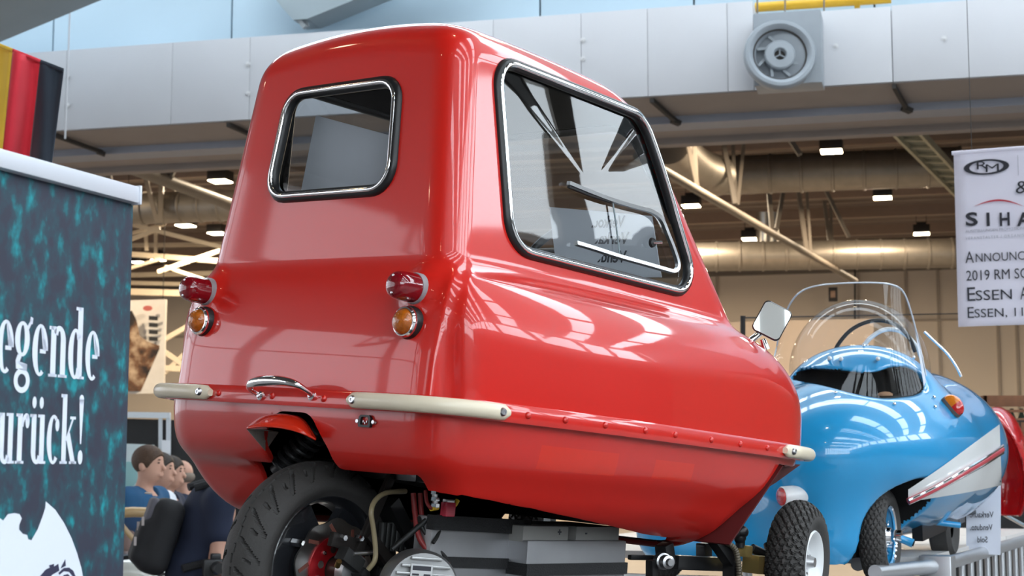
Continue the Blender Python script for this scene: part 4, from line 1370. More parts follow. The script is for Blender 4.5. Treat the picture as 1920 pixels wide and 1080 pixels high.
# electric motor: finned barrel
mcen = hy(785, 1103, -.27)
mot = MB()
mr = .078
mm_ = _axis(mcen, Vector((-.5, -.866, 0)))
mot.lathe([(0, -.03), (mr, -.03), (mr, .02), (mr * .93, .03), (0, .03)], 40, mm_)
mo = mot.build('electric_motor', M('cast_aluminium', (.42, .42, .42), .4, metal=.9, vary=.15), car, smooth=True)
finm = MATS['cast_aluminium']
for k in range(9):
    z = -.062 + k * .0155
    hw_ = math.sqrt(max(0, mr * .9 ** 2 * mr - z * z)) if abs(z) < mr * .9 else .02
    MB().box((.0, 0, .036), (2 * hw_ * .95, .006, .012), mm_ @ Matrix.Translation((0, -z, 0))).build('cooling_fin', finm, mo, bevel=.0015)
pm = mm_ @ Matrix.Translation((-.010, .036, .044))
MB().box((0, 0, 0), (.045, .030, .003), pm).build('type_plate', M('plate_alu', (.6, .6, .6), .4, metal=.8), mo)
for a, b, w2, h2 in ((0, .007, .038, .009), (-.012, -.006, .014, .004), (.012, -.006, .014, .004), (-.012, -.012, .014, .003), (.012, -.012, .014, .003)):
    MB().box((a, b, .0016), (w2, h2, .001), pm).build('plate_print', ink, mo)
for k in range(7):
    p = hy(716 + k * 9, 1006 + (k % 2), -.10)
    MB().lathe([(0, .03), (.010, .03), (.010, -.03), (0, -.03)], 10, Matrix.Translation(p)).build('motor_rib', M('dark_cast', (.03, .03, .03), .5, metal=.4), mo, smooth=True)
# battery boxes with black straps
def battery(px0, px1, py0, y, dep, hgt, nm):
    a = hy(px0, py0, y); b = hy(px1, py0 + (px1 - px0) * .115, y)
    x0, x1 = a.x, b.x; zt = a.z
    bx = MB().box(((x0 + x1) / 2, y + dep / 2, zt - hgt / 2), (x1 - x0, dep, hgt)).build(nm, M('brushed_aluminium', (.34, .34, .35), .42, metal=.8, vary=.12, vscale=10), car, bevel=.004)
    return bx, x0, x1, zt
strap = M('black_webbing', (.016, .016, .017), .75, bump=.3, bscale=300)
b1, x0, x1, zt = battery(812, 985, 968, -.26, .05, .30, 'battery_box')
MB().box(((x0 + x1) / 2, -.258, zt - .012), (x1 - x0 + .01, .02, .030)).build('strap', strap, b1)
MB().box(((x0 + x1) / 2, -.258, zt - .092), (x1 - x0 + .01, .012, .022)).build('strap', strap, b1)
MB().box((x1 - .004, -.258, zt - .12), (.026, .02, .25)).build('strap', strap, b1)
y2 = -.315
a = hy(990, 1014, y2); b = hy(1175, 1014, y2)
m4 = basis(a, b - a, (0, 0, 1))
wd = (b - a).length
if Vector(m4.col[2][:3]).y > 0: pass
sg = 1 if (m4.to_3x3() @ Vector((0, 0, 1))).y > 0 else -1
bat2 = MB().box((wd / 2, -.15, sg * .10), (wd, .30, .20), m4).build('battery_box', MATS['brushed_aluminium'], car, bevel=.004)
MB().box((wd / 2, -.062, sg * .10), (wd + .006, .026, .21), m4).build('strap', strap, bat2)
cell_m = M('grey_cell', (.24, .23, .22), .6)
for (u0, u1, ch) in ((.0, .44, '+'), (.52, .97, '-')):
    MB().box(((u0 + u1) / 2 * wd, .012, sg * .09), ((u1 - u0) * wd, .036, .15), m4).build('battery_cell', cell_m, bat2, bevel=.002)
    tt = Matrix.Translation((wd * (u1 - .1 if ch == '+' else u0 + .1), .008, -sg * -.014))
    text('polarity_mark', ch, .022, ink, bat2, m4 @ Matrix.Translation((wd * (u1 - .09 if ch == '+' else u0 + .10), .010, -sg * (-.0145) if sg < 0 else .0145)) @ (Matrix.Identity(4)), 'CENTER', bold=.0008)
# wiring under the tail
wr = M('red_cable', (.22, .02, .02), .45); wk = M('black_cable', (.012, .012, .012), .5); yel = M('yellow_sleeve', (.70, .45, .03), .5)
seg('power_cable', [hy(775, 925, -.20), hy(778, 960, -.21), hy(785, 1005, -.23), hy(805, 1035, -.25), hy(830, 1055, -.26), hy(840, 1058, -.26)], .006, wr, car)
seg('power_cable', [hy(788, 925, -.20), hy(790, 960, -.21), hy(797, 1010, -.23), hy(815, 1040, -.25), hy(838, 1056, -.26)], .0055, wr, car)
seg('black_lead', [hy(785, 970, -.22), hy(792, 990, -.235), hy(812, 1020, -.25), hy(835, 1045, -.26), hy(840, 1058, -.26)], .0045, wk, car)
seg('black_lead', [hy(735, 1030, -.2), hy(770, 1000, -.22), hy(800, 975, -.24)], .006, wk, car)
seg('black_lead', [hy(822, 965, -.24), hy(826, 985, -.25), hy(820, 1005, -.262), hy(812, 1018, -.265)], .004, wk, car)
fu = hy(840, 955, -.27)
fuse = MB().box(tuple(fu), (.028, .018, .030)).build('fuse_holder', M('red_plastic', (.50, .03, .06), .35, coat=.3), car, bevel=.003)
MB().box(tuple(fu + Vector((0, 0, .017))), (.022, .014, .007)).build('fuse_cap', alu, fuse, bevel=.001)
MB().cyl(tuple(hy(808, 953, -.26)), tuple(hy(820, 951, -.26)), .006, 10).build('yellow_sleeve', yel, fuse, smooth=True)
MB().cyl(tuple(hy(852, 948, -.27)), tuple(hy(858, 938, -.27)), .005, 10).build('yellow_sleeve', yel, fuse, smooth=True)
seg('red_lead', [hy(798, 920, -.24), hy(800, 940, -.25), hy(806, 951, -.26), hy(812, 953, -.26)], .004, wr, car)
MB().cyl(tuple(hy(815, 922, -.26)), tuple(hy(816, 952, -.26)), .007, 10).build('terminal_stud', M('galvanised', (.55, .55, .56), .35, metal=1), car, smooth=True)
for k in range(3):
    p = hy(815, 924 + 12 * k, -.262)
    MB().lathe([(0, .004), (.010, .004), (.010, -.003), (0, -.003)], 6, Matrix.Translation(p)).build('terminal_nut', chrome, car)

# front right wheel, turned in
fc = hit(1496, 1052, 1, -.44)
axr = Vector((0.25, -.968, .02)).normalized()
fw = _axis(fc, axr)
rimw = M('white_rim', (.78, .79, .80), .35, coat=.3, vary=.04)
def front_wheel(m4):
    r_ = MB().lathe([(.0, .012), (.022, .012), (.030, .020), (.05, .016), (.060, .030), (.071, .042), (.076, .044), (.079, .040), (.074, .034), (.068, .0), (.074, -.04)], 40)
    o = r_.build('front_wheel', rimw, car, smooth=True); o.matrix_local = m4
    v, f = treaded_tyre(.152, .098, .066, pat_diamond, .009, 480, 56, .075)
    MB().add(v, f).build('tyre', tyre_m, o, smooth=True)
    MB().lathe([(0, .045), (.012, .044), (.016, .030), (.020, .014)], 20).build('hub_cap', M('galvanised', (.55, .55, .56), .35, metal=1), o, smooth=True)
    for k in range(4):
        a = k * PI / 2 + .4
        MB().lathe([(0, .024), (.006, .023), (.007, .016)], 6, Matrix.Translation((.033 * math.cos(a), .033 * math.sin(a), 0))).build('wheel_nut', chrome, o)
    return o
front_wheel(fw)
fl_c = fc.copy(); fl_c.y = -fl_c.y
front_wheel(_axis(fl_c, Vector((.5, -.86, 0)).normalized()) @ Matrix.Rotation(PI, 4, 'X'))
# front suspension: beams, joint, knuckle
fr2 = MB()
fr2.bar(hy(1262, 1054, -.30), hy(1365, 1058, -.30), .034, .034)
fr2.bar(hy(1340, 1010, -.36), hy(1372, 1055, -.36), .030, .03)
fr2.bar(hy(1372, 1050, -.36), hy(1372, 1100, -.36), .036, .03)
fr2.bar(hy(1245, 1020, -.30), hy(1250, 1060, -.30), .034, .034)
fr2.bar(hy(1222, 1050, -.30), hy(1222, 1100, -.30), .022, .022)
fr2.bar(hy(1320, 1018, -.26), hy(1320, 1060, -.26), .03, .03)
fr2.bar(hy(1180, 1045, -.27), hy(1240, 1046, -.27), .012, .012)
fr2.build('front_subframe', frm, car, bevel=.003)
kb = hy(1246, 1053, -.325)
MB().lathe([(0, .03), (.008, .03), (.010, .022), (.016, .02), (.016, .0), (.02, -.002), (.02, -.02)], 20, _axis(kb, Vector((-.4, -.9, 0)).normalized())).build('pivot_bolt', M('galvanised', (.55, .55, .56), .35, metal=1), car, smooth=True)
bj = hy(1388, 997, -.36)
MB().ball(tuple(bj), (.021, .021, .017), 18).ball(tuple(bj + Vector((0, 0, -.012))), (.016, .016, .02), 14).build('ball_joint', rubber, car, smooth=True)
MB().tube([tuple(hy(1352, 1008, -.35)), tuple(bj)], [.008, .014], 12).build('track_rod', black, car, smooth=True)
MB().cyl(tuple(bj), tuple(hy(1388, 1026, -.36)), .012, 12).build('steering_knuckle', black, car, smooth=True)
gold = M('cadmium_yellow', (.50, .36, .13), .4, metal=.7, vary=.15)
kc = hy(1418, 1058, -.36)
cal = MB().box(tuple(kc), (.055, .05, .045)).build('front_caliper', gold, car, bevel=.004)
MB().box(tuple(hy(1394, 1033, -.36)), (.03, .035, .028)).build('caliper_block', gold, cal, bevel=.003)
MB().box(tuple(kc + Vector((.0, -.026, 0))), (.004, .004, .045)).build('caliper_seam', M('brown_steel', (.07, .05, .045), .4), cal)
hc = [hy(1345, 1012, -.37), hy(1362, 1017, -.38), hy(1378, 1030, -.385), hy(1384, 1052, -.39), hy(1386, 1075, -.39), hy(1388, 1100, -.39)]
hp_ = catmull([tuple(p) for p in hc], 14)
MB().tube([tuple(p) for p in hp_], [(.0075 if i % 3 else .0060) for i in range(len(hp_))], 10).build('armoured_hose', M('olive_hose', (.13, .11, .08), .5, metal=.3), car, smooth=True)
for k, (a, b) in enumerate([((1410, 1028), (1440, 1042)), ((1440, 1020), (1446, 1045))]):
    MB().tube([tuple(hy(*a, -.34)), tuple(hy(*b, -.36))], .012, 10).build('steering_arm', black, car, smooth=True)
# ================================================================== stage decks
DZ = CZ - .33
LA = math.radians(25)
LD = Vector((math.sin(LA), math.cos(LA), 0)); RD = Vector((math.cos(LA), -math.sin(LA), 0))
deck_white = M('deck_white', (.66, .63, .60), .4, vary=.06, vscale=3)
truss_alu = M('truss_aluminium', (.55, .56, .58), .38, metal=.85, vary=.08, vscale=5)
st = empty('stage_platform', Matrix.Translation((1.0, 6.5, 0)), 'pale stage deck on an aluminium truss carrying the blue car', 'stage')
so_ = Vector((1.0, 6.5, 0))
K = Vector((at(1757, 1045, 6.0).x, at(1757, 1045, 6.0).y, 0))
def deckpts(ps, z0, z1):
    return [(p[0] - so_.x, p[1] - so_.y, z0) for p in ps] + [(p[0] - so_.x, p[1] - so_.y, z1) for p in ps]
def slab(name, ps, z0, z1, mat, parent):
    n = len(ps)
    return MB().add(deckpts(ps, z0, z1), [tuple(range(n - 1, -1, -1)), tuple(range(n, 2 * n))] + [(i, (i + 1) % n, n + (i + 1) % n, n + i) for i in range(n)]).build(name, mat, parent)
far = K + LD * 3.2
in0 = K - RD * 1.9 + LD * .15
for i in range(3):
    a0, a1 = .02 + i * 1.07, 1.07 * (i + 1)
    slab('deck_board', [K + LD * a0 - RD * .05, K + LD * a1 - RD * .05, K + LD * a1 - RD * 1.9, K + LD * a0 - RD * 1.9], DZ - .03, DZ, deck_white, st)
near = Vector((at(1640, 1056, 5.62).x, at(1640, 1056, 5.62).y, 0))
slab('deck_board', [near + LD * .1 , K - RD * .12, K - RD * 1.9, near - RD * 1.6 - LD * .3, near - LD * .3], DZ - .12, DZ - .09, truss_alu, st)
def lt(p, z): return (p.x - so_.x, p.y - so_.y, z)
for z in (DZ - .03, DZ - .33):
    MB().cyl(lt(K, z), lt(far, z), .027, 14).build('truss_tube', truss_alu, st, smooth=True)
    MB().cyl(lt(K, z), lt(near, z), .027, 14).build('truss_tube', truss_alu, st, smooth=True)
    MB().cyl(lt(K - RD * .3, z), lt(far - RD * .3, z), .027, 14).build('truss_tube', truss_alu, st, smooth=True)
for k in range(15):
    p = K + LD * (.1 + k * .22)
    MB().cyl(lt(p, DZ - .33), lt(p, DZ - .04), .013, 10).build('truss_upright', truss_alu, st, smooth=True)
MB().box((0, 0, 0), (.12, .10, .40), Matrix.Translation(lt(K, DZ - .19)) @ Matrix.Rotation(-LA, 4, 'Z')).build('corner_block', truss_alu, st, bevel=.006)
for p in (K + LD * .1, far - LD * .1, K - RD * 1.7, far - RD * 1.7, near - RD * .1):
    MB().cyl(lt(p, 0), lt(p, DZ - .05), .03, 12).build('stage_leg', truss_alu, st, smooth=True)
# the red car stands on a lower deck of its own, just below the frame
sd = MB()
s1 = empty('stage_platform', Matrix.Translation((0, 3.9, 0)), 'black stage deck under the red car', 'stage')
cyaw = math.atan2((CARM.to_3x3() @ Vector((1, 0, 0))).y, (CARM.to_3x3() @ Vector((1, 0, 0))).x)
dm = Matrix.Translation((0, 0, 0)) @ Matrix.Rotation(cyaw, 4, 'Z')
rbz = (CARM @ (rc + Vector((0, 0, -RWR)))).z
fbz = (CARM @ (fc + Vector((0, 0, -.152)))).z
z1_ = min(rbz, fbz) - .004
MB().box((-.1, 0, z1_ - .03), (2.3, 1.7, .05), dm).build('deck_board', M('black_carpet', (.025, .024, .024), .9), s1)
for x in (-1.1, .9):
    for y in (-.75, .75):
        MB().cyl(tuple(dm @ Vector((x, y, 0))), tuple(dm @ Vector((x, y, z1_ - .055))), .03, 12).build('stage_leg', truss_alu, s1, smooth=True)
for y in (-.82, .82):
    MB().bar(tuple(dm @ Vector((-1.24, y, z1_ - .1))), tuple(dm @ Vector((1.04, y, z1_ - .1))), .05, .09).build('deck_edge', truss_alu, s1)

# ================================================================== the blue car
blue = M('blue_paint', (.014, .30, .62), rough=.28, coat=1.0, crough=.025, vary=.04, vscale=3)
blackin = M('recess_shade', (.004, .004, .005), .9, vary=0)  # black colour stands in for the darkness of cockpit and wheel arches
whitep = M('white_paint', (.80, .82, .82), .3, coat=.8, crough=.04, vary=.02)
RB = [tuple(RD), tuple(LD), (0, 0, 1)]
BC = at(1640, 850, 6.45)
bcar = empty('microcar', Matrix.Translation(BC), 'light blue egg-shaped open microcar with white flash and clear windscreen, behind the red car', 'car')
def bl(p): return Vector(p) - BC
def bat(px, py, d): return bl(at(px, py, d))
Wc = bat(1632, 1004, 5.80)
Wc2 = Wc - RD * .78
CAMB = CAMV - BC
main = ellip((0, 0, .0), (.445, .98, .335), RB)
tailb = ellip(tuple(RD * .02 + LD * .45 + Vector((0, 0, .025))), (.42, .62, .33), RB)
fenR = rbox(tuple(Wc - RD * .125 + Vector((0, 0, .105)) + LD * .02), (.145, .31, .235), .14, RB)
fenL = rbox(tuple(Wc2 + RD * .085 + Vector((0, 0, .105)) + LD * .02), (.145, .31, .235), .14, RB)
cowl = ellip(tuple(bat(1612, 735, 6.28)), (.285, .24, .185), RB)
belly = rbox(tuple(bat(1480, 985, 5.95)), (.26, .22, .13), .10, RB)
mouth = [(1489, 704), (1510, 697), (1535, 692), (1575, 695), (1610, 700), (1640, 697), (1665, 690), (1695, 689), (1715, 697), (1724, 712), (1722, 728), (1705, 738), (1670, 743), (1620, 745), (1575, 738), (1540, 727), (1510, 715)]
mpts = [(bat(a, b, 6.1).x, bat(a, b, 6.1).z) for a, b in mouth]
Ym = bat(1610, 715, 6.1).y
q_mouth = Poly2(resample(catmull(mpts, 5, True), .01), .008, .2)
wn = np.array(Wc)
def b_solid(x, y, z):
    d = smin(main(x, y, z), tailb(x, y, z), .10)
    d = smin(d, fenR(x, y, z), .11); d = smin(d, fenL(x, y, z), .11)
    d = smin(d, belly(x, y, z), .12)
    return smin(d, cowl(x, y, z), .07)
def b_body(x, y, z):
    d = b_solid(x, y, z)
    xm = (x) - (y - Ym) * (bat(1610, 715, 6.1).x - CAMB.x) / 6.1
    cut = np.maximum(np.maximum(q_mouth(x, z - (y - Ym) * .055), (y - Ym) - .17), -(y - Ym) - .5)
    d = smax(d, -cut, .012)
    for c, sg in ((np.array(Wc), 1), (np.array(Wc2), -1)):
        lx = ((x - c[0]) * RD.x + (y - c[1]) * RD.y) * sg; ly = (x - c[0]) * LD.x + (y - c[1]) * LD.y; lz = z - c[2]
        rr_ = np.sqrt(ly ** 2 + np.minimum(lz, 0) ** 2 * 0 + np.where(lz > 0, lz, 0) ** 2) - .205
        d = smax(d, -np.maximum(rr_, -lx - .10), .012)
    return d
implicit('body', b_body, (-1.05, -1.15, -.40), (1.05, 1.15, .42), .0118, [blue, blackin], bcar, fn=None, eps=.007,
         inner=lambda x, y, z: b_solid(x, y, z) < -.007)
def on_blue(px, py, off=0.0, f=b_solid, d0=4.9):
    r = ray(px, py); P = np.array([list(CAMB + r * d0)]); D = np.array([list(r.normalized())])
    q = trace(f, P, D, 90)[0]
    g = grad(f, q[None, :], .01)[0]; g /= np.linalg.norm(g)
    return Vector(q + g * off), Vector(g)
# white flash and its trim
top_c = catmull([(1702, 917), (1760, 878), (1815, 838), (1873, 796)], 10); bot_c = catmull([(1702, 940), (1760, 931), (1815, 922), (1877, 909)], 10)
n = len(top_c); m_ = 10; vs = []; fs = []
for i in range(n):
    for j in range(m_ + 1):
        q = top_c[i] * (1 - j / m_) + bot_c[i] * (j / m_)
        vs.append(tuple(on_blue(q[0], q[1], .003)[0]))
for i in range(n - 1):
    for j in range(m_):
        a = i * (m_ + 1) + j; fs.append((a, a + 1, a + m_ + 2, a + m_ + 1))
MB().add(vs, fs).build('white_flash', whitep, bcar, smooth=True)
tri = [on_blue(a, b, .010)[0] for a, b in catmull([(1700, 936), (1750, 913), (1800, 886), (1840, 864), (1874, 843)], 6)]
redtrim = M('red_trim', (.50, .05, .07), .3, coat=.5)
MB().tube([tuple(p) for p in tri], .012, 10).build('trim_strip', redtrim, bcar, smooth=True)
for dy in (-7, 6):
    tr_ = [on_blue(a, b + dy * (.45 + .55 * (a - 1700) / 174), .014)[0] for a, b in catmull([(1700, 936), (1750, 913), (1800, 886), (1840, 864), (1874, 843)], 6)]
    MB().tube([tuple(p) for p in tr_], .0055, 8).build('trim_strip', chrome, bcar, smooth=True)
# knobs on the dash, screws of the screen
for px, py in ((1554, 675), (1575, 676), (1644, 676)):
    p, g = on_blue(px, py, 0, b_body)
    k_ = MB().cyl(tuple(p), tuple(p + Vector((-.004, -.035, .004))), .006, 12).build('dash_knob', chrome, bcar, smooth=True)
    MB().ball(tuple(p + Vector((-.004, -.038, .004))), .009, 12).build('knob_cap', MATS['white_paint'], k_, smooth=True)
for px, py in ((1567, 738), (1620, 650), (1676, 759), (1713, 672), (1750, 746), (1752, 764)):
    p, g = on_blue(px, py, .004, b_body)
    MB().ball(tuple(p), .007, 10).build('screen_screw', chrome, bcar, smooth=True)
# clear windscreen: one bent sheet, thick pale edge
clear = glass('clear_acrylic', (.95, .96, .97), .28)
edge_m = M('acrylic_edge', (.62, .66, .72), .15, coat=.6, vary=0)
topc = catmull([(1456, 652), (1464, 612), (1480, 572), (1500, 548), (1530, 536), (1580, 531), (1640, 530), (1676, 535), (1696, 551), (1712, 598), (1726, 655)], 6)
botc = catmull([(1452, 668), (1466, 684), (1484, 700), (1506, 718), (1536, 733), (1572, 745), (1616, 752), (1660, 757), (1700, 764), (1730, 780), (1757, 802)], 6)
n = len(topc); m_ = 12; vs = []; fs = []
def scr(i, t):
    s_ = i / (n - 1); q = topc[i] * (1 - t) + botc[i] * t
    return bat(q[0], q[1], 6.06 - .125 * t + .30 * (2 * s_ - 1) ** 2 * (1 - .3 * t) * (.8 if s_ < .5 else .35))
for i in range(n):
    for j in range(m_ + 1):
        vs.append(tuple(scr(i, j / m_)))
for i in range(n - 1):
    for j in range(m_):
        a = i * (m_ + 1) + j; fs.append((a, a + 1, a + m_ + 2, a + m_ + 1))
ws = MB().add(vs, fs).build('windscreen', clear, bcar, smooth=True)
ep = [tuple(scr(0, 1 - k / 4)) for k in range(4)] + [tuple(scr(i, 0)) for i in range(n)] + [tuple(scr(n - 1, k / 10)) for k in range(1, 11)]
MB().tube(ep, .0032, 8).build('windscreen_edge', edge_m, ws, smooth=True)
st_p = [scr(n - 6, .10), scr(n - 3, .10), scr(n - 3, .62), scr(n - 5, .62)]
MB().add([tuple(p + Vector((0, -.004, 0))) for p in st_p], [(0, 1, 2, 3)]).build('screen_sticker', M('sticker_white', (.62, .66, .74), .5), ws)
# bubble behind the screen, on its hoop
dc = bat(1612, 700, 6.62); vs = []; fs = []; nu, nv = 40, 14
for i in range(nu):
    for j in range(nv + 1):
        a = 2 * PI * i / nu; t = (PI / 2) * j / nv
        p = dc + RD * (.285 * math.sin(t) * math.cos(a)) + LD * (.34 * math.sin(t) * math.sin(a)) + Vector((0, 0, .305 * math.cos(t)))
        vs.append(tuple(p))
for i in range(nu):
    for j in range(nv):
        k2 = (i + 1) % nu
        fs.append((i * (nv + 1) + j, i * (nv + 1) + j + 1, k2 * (nv + 1) + j + 1, k2 * (nv + 1) + j))
MB().add(vs, fs).build('bubble_top', clear, bcar, smooth=True)
arcp = catmull([tuple(bat(a, b, 6.55)) for a, b in [(1562, 668), (1572, 645), (1594, 620), (1622, 605), (1652, 601), (1682, 610), (1704, 632), (1716, 660)]], 6)
MB().tube([tuple(p) for p in arcp], .0085, 10).build('hoop', rubber, bcar, smooth=True)
arcp = catmull([tuple(bat(a, b, 6.58)) for a, b in [(1618, 650), (1634, 632), (1660, 618), (1690, 622), (1715, 645), (1728, 672)]], 6)
MB().tube([tuple(p) for p in arcp], .009, 10).build('reflection_streak', whitep, bcar, smooth=True)  # pale tube stands in for a streak of reflection in the bubble
arcp = catmull([tuple(bat(a, b, 6.75)) for a, b in [(1733, 622), (1752, 640), (1775, 662), (1792, 686), (1802, 706)]], 6)
rs = MB().tube([tuple(p) for p in arcp], .0055, 10).build('side_screen_rim', chrome, bcar, smooth=True)
lowp = [bat(a, b, 6.75) for a, b in [(1735, 700), (1802, 712)]]
vs = [tuple(p) for p in arcp] + [tuple(lowp[1]), tuple(lowp[0])]
MB().add(vs, [tuple(range(len(vs)))]).build('side_screen', clear, rs)
# lamps
p, g = on_blue(1782, 765, .0, b_solid)
zx = (g * 1.0).normalized(); ux = Vector((0, 0, 1)) + RD * -.35; ux = (ux - zx * ux.dot(zx)).normalized(); sx = ux.cross(zx)
lm = Matrix((sx, ux, zx)).transposed().to_4x4(); lm.translation = p
lb = MB().prism(rpoly([(-.028, -.046), (.028, -.046), (.028, .046), (-.028, .046)], .022, 5), .012, lm).build('rear_lamp', M('lamp_rubber', (.12, .10, .09), .5), bcar)
for nm, c, z0, z1 in (('lamp_lens', (.55, .012, .012), -.044, -.004), ('lamp_lens', (.75, .20, .01), -.004, .044)):
    vs = []; fs = []; a_ = 12; b_ = 10
    for i in range(a_ + 1):
        y_ = z0 + (z1 - z0) * i / a_
        hw_ = .025 * math.sqrt(max(.02, 1 - (y_ / .047) ** 4)); hh = .040 * math.sqrt(max(.02, 1 - (y_ / .048) ** 2))
        for j in range(b_ + 1):
            t = PI * j / b_
            vs.append((-hw_ * math.cos(t), y_, .010 + hh * math.sin(t)))
    for i in range(a_):
        for j in range(b_):
            q = i * (b_ + 1) + j; fs.append((q, q + 1, q + b_ + 2, q + b_ + 1))
    MB().add(vs, fs, lm).build(nm, M('lens_%s' % ('red' if c[1] < .1 else 'orange'), c, .1, coat=1, crough=.03, vary=.15, vscale=60), lb, smooth=True)
p, g = on_blue(1478, 930, 0, b_solid)
hc = bat(1470, 928, 0.0 + (CAMB - p).length - .03)
hax = Vector((-.93, -.36, -.05))
hm = _axis(p + Vector((-.01, -.05, .0)), hax.normalized())
hs_ = MB().lathe([(0, -.115), (.016, -.108), (.030, -.075), (.037, -.02), (.036, .022), (.033, .026), (.030, .022)], 24, hm @ Matrix.Diagonal((1, 1, 1, 1))).build('front_lamp', M('lamp_white', (.72, .72, .73), .3, coat=.6), bcar, smooth=True)
MB().lathe([(.031, .020), (.030, .030), (.020, .036), (0, .038)], 24, hm).build('lamp_lens', M('fluted_red_lens', (.50, .012, .01), .15, coat=1, vary=.6, vscale=160, bump=.4, bscale=250), hs_, smooth=True)
# wheel with chrome hub, wire spokes and blue rim
wmx = _axis(Wc + RD * .035, RD)
tyre_o = None
def blue_wheel(m4):
    r_ = MB().lathe([(.098, .03), (.106, .036), (.112, .034), (.108, .022), (.095, .0), (.095, -.03), (.11, -.036)], 44).build('road_wheel', blue, bcar, smooth=True)
    r_.matrix_local = m4
    v, f = treaded_tyre(.178, .095, .062, pat_diamond, .0045, 300, 44, .108)
    MB().add(v, f).build('tyre', tyre_m, r_, smooth=True)
    MB().lathe([(.104, .034), (.108, .040), (.113, .036)], 40).build('rim_band', chrome, r_, smooth=True)
    MB().lathe([(0, .055), (.012, .055), (.016, .045), (.030, .040), (.034, .028), (.050, .022), (.054, .008), (.054, -.02)], 36).build('hub', chrome, r_, smooth=True)
    for k in range(20):
        a = 2 * PI * k / 20
        MB().cyl((.050 * math.cos(a), .050 * math.sin(a), .012 if k % 2 else .0), (.101 * math.cos(a + .22 * (1 if k % 2 else -1)), .101 * math.sin(a + .22 * (1 if k % 2 else -1)), .014), .0022, 6).build('spoke', chrome, r_, smooth=True)
    MB().lathe([(.05, -.018), (.096, -.018)], 30).build('wheel_back', blackin, r_)
    return r_
blue_wheel(wmx)
blue_wheel(_axis(Wc2, -RD))
lv0 = Wc + RD * .085; lv1 = bat(1712, 1019, 5.74)
lev = MB().tube([tuple(lv0), tuple(lv0.lerp(lv1, .12)), tuple(lv1)], [.017, .013, .016], 14).build('crank_lever', blue, bcar, smooth=True)
MB().lathe([(0, .03), (.020, .028), (.024, .0), (.02, -.02)], 18, _axis(lv0, RD)).build('lever_boss', chrome, lev, smooth=True)
MB().cyl(tuple(lv1), tuple(lv1 + (lv1 - lv0).normalized() * .004), .010, 12).build('lever_hole', blackin, lev)
# running gear in the shade under the body
ug = MB()
ug.bar(bat(1690, 985, 6.2), bat(1830, 955, 7.0), .03, .03)
ug.bar(bat(1720, 1000, 6.1), bat(1800, 965, 6.8), .04, .06)
ug.build('axle_beam', frm, bcar)
MB().lathe([(.05, -.03), (.11, -.045), (.13, -.03), (.13, .03), (.11, .045), (.05, .03)], 30, _axis(bat(1770, 985, 6.6), RD)).build('rear_wheel', tyre_m, bcar, smooth=True)
MB().cyl(tuple(bat(1745, 978, 6.3)), tuple(bat(1800, 985, 6.3)), .012, 12).build('drive_rod', blue, bcar, smooth=True)
MB().ball(tuple(bat(1722, 990, 6.2)), .03, 14).build('engine_cover', alu, bcar, smooth=True)
MB().ball(tuple(bat(1660, 740, 6.05)), (.03, .02, .012), 10).build('leather_pad', M('tan_leather', (.45, .26, .15), .6), bcar, smooth=True)

# sold notice hung behind the blue car, seen from behind
nd = 6.95
c4 = [at(1812, 900, nd), at(1877, 893, nd), at(1876, 1041, nd), at(1812, 1037, nd)]
nb = MB().hexa([tuple(c4[0]), tuple(c4[0] + Vector((0, .003, 0))), tuple(c4[3]), tuple(c4[3] + Vector((0, .003, 0))), tuple(c4[1]), tuple(c4[1] + Vector((0, .003, 0))), tuple(c4[2]), tuple(c4[2] + Vector((0, .003, 0)))]).build('sold_notice', M('notice_paper', (.62, .64, .72), .7, vary=.02))
tag(nb, 'white paper notice hanging under the tail of the blue car, print reversed', 'notice')
for wd_, xr, xl, yb, hh in (('Verkauft.', 1868, 1812, 968, 11), ('Venduto.', 1860, 1820, 993 - 2, 11), ('Sold', 1851, 1832, 1018 - 2, 11)):
    yb = {'Verkauft.': 970, 'Venduto.': 994, 'Sold': 1017}[wd_]
    xr, xl = {'Verkauft.': (1863, 1818), 'Venduto.': (1861, 1819), 'Sold': (1852, 1833)}[wd_]
    a = at(xr, yb, nd - .022); b = at(xl, yb - 1, nd - .022)
    dx = b - a; dx.z = 0
    m4 = Matrix((dx.normalized(), Vector((0, 0, 1)), Vector((0, -1, 0)))).transposed().to_4x4(); m4.translation = a
    t_ = text('notice_text', wd_, .036, ink, nb, m4, bold=.0005)
    t_.matrix_local = m4 @ Matrix.Diagonal((dx.length / t_['text_width'], 1, 1, 1))
a = at(1866, 1003, nd + .07); b = at(1816, 1001, nd + .02); dx = b - a

# ================================================================== far right: red wing, crates, dark stand
wc_ = at(1872, 880, 9.2)
wing_o = ellip(tuple(wc_), (.17, .34, .36), [tuple(RD), tuple(LD), (0, 0, 1)])
wing_i = ellip(tuple(wc_ + Vector((-.07, -.16, -.07))), (.15, .40, .33), [tuple(RD), tuple(LD), (0, 0, 1)])
wing = implicit('car_wing', lambda x, y, z: np.maximum(smax(wing_o(x, y, z), -wing_i(x, y, z), .02), (wc_.z - .27) - z), tuple(wc_ - Vector((.45, .45, .4))), tuple(wc_ + Vector((.45, .45, .4))), .016, M('deep_red_paint', (.52, .008, .012), .25, coat=1, crough=.03), None)
tag(wing, 'glossy red car wing at the right edge behind the blue car', 'car wing')
cr_o = at(1893, 790, 10.5)
crate = empty('wooden_crate', Matrix.Translation(cr_o), 'weathered wooden bottle crate at the right edge above the red wing', 'crate')
wood = M('crate_wood', (.20, .085, .04), .75, vary=.3, vscale=14)
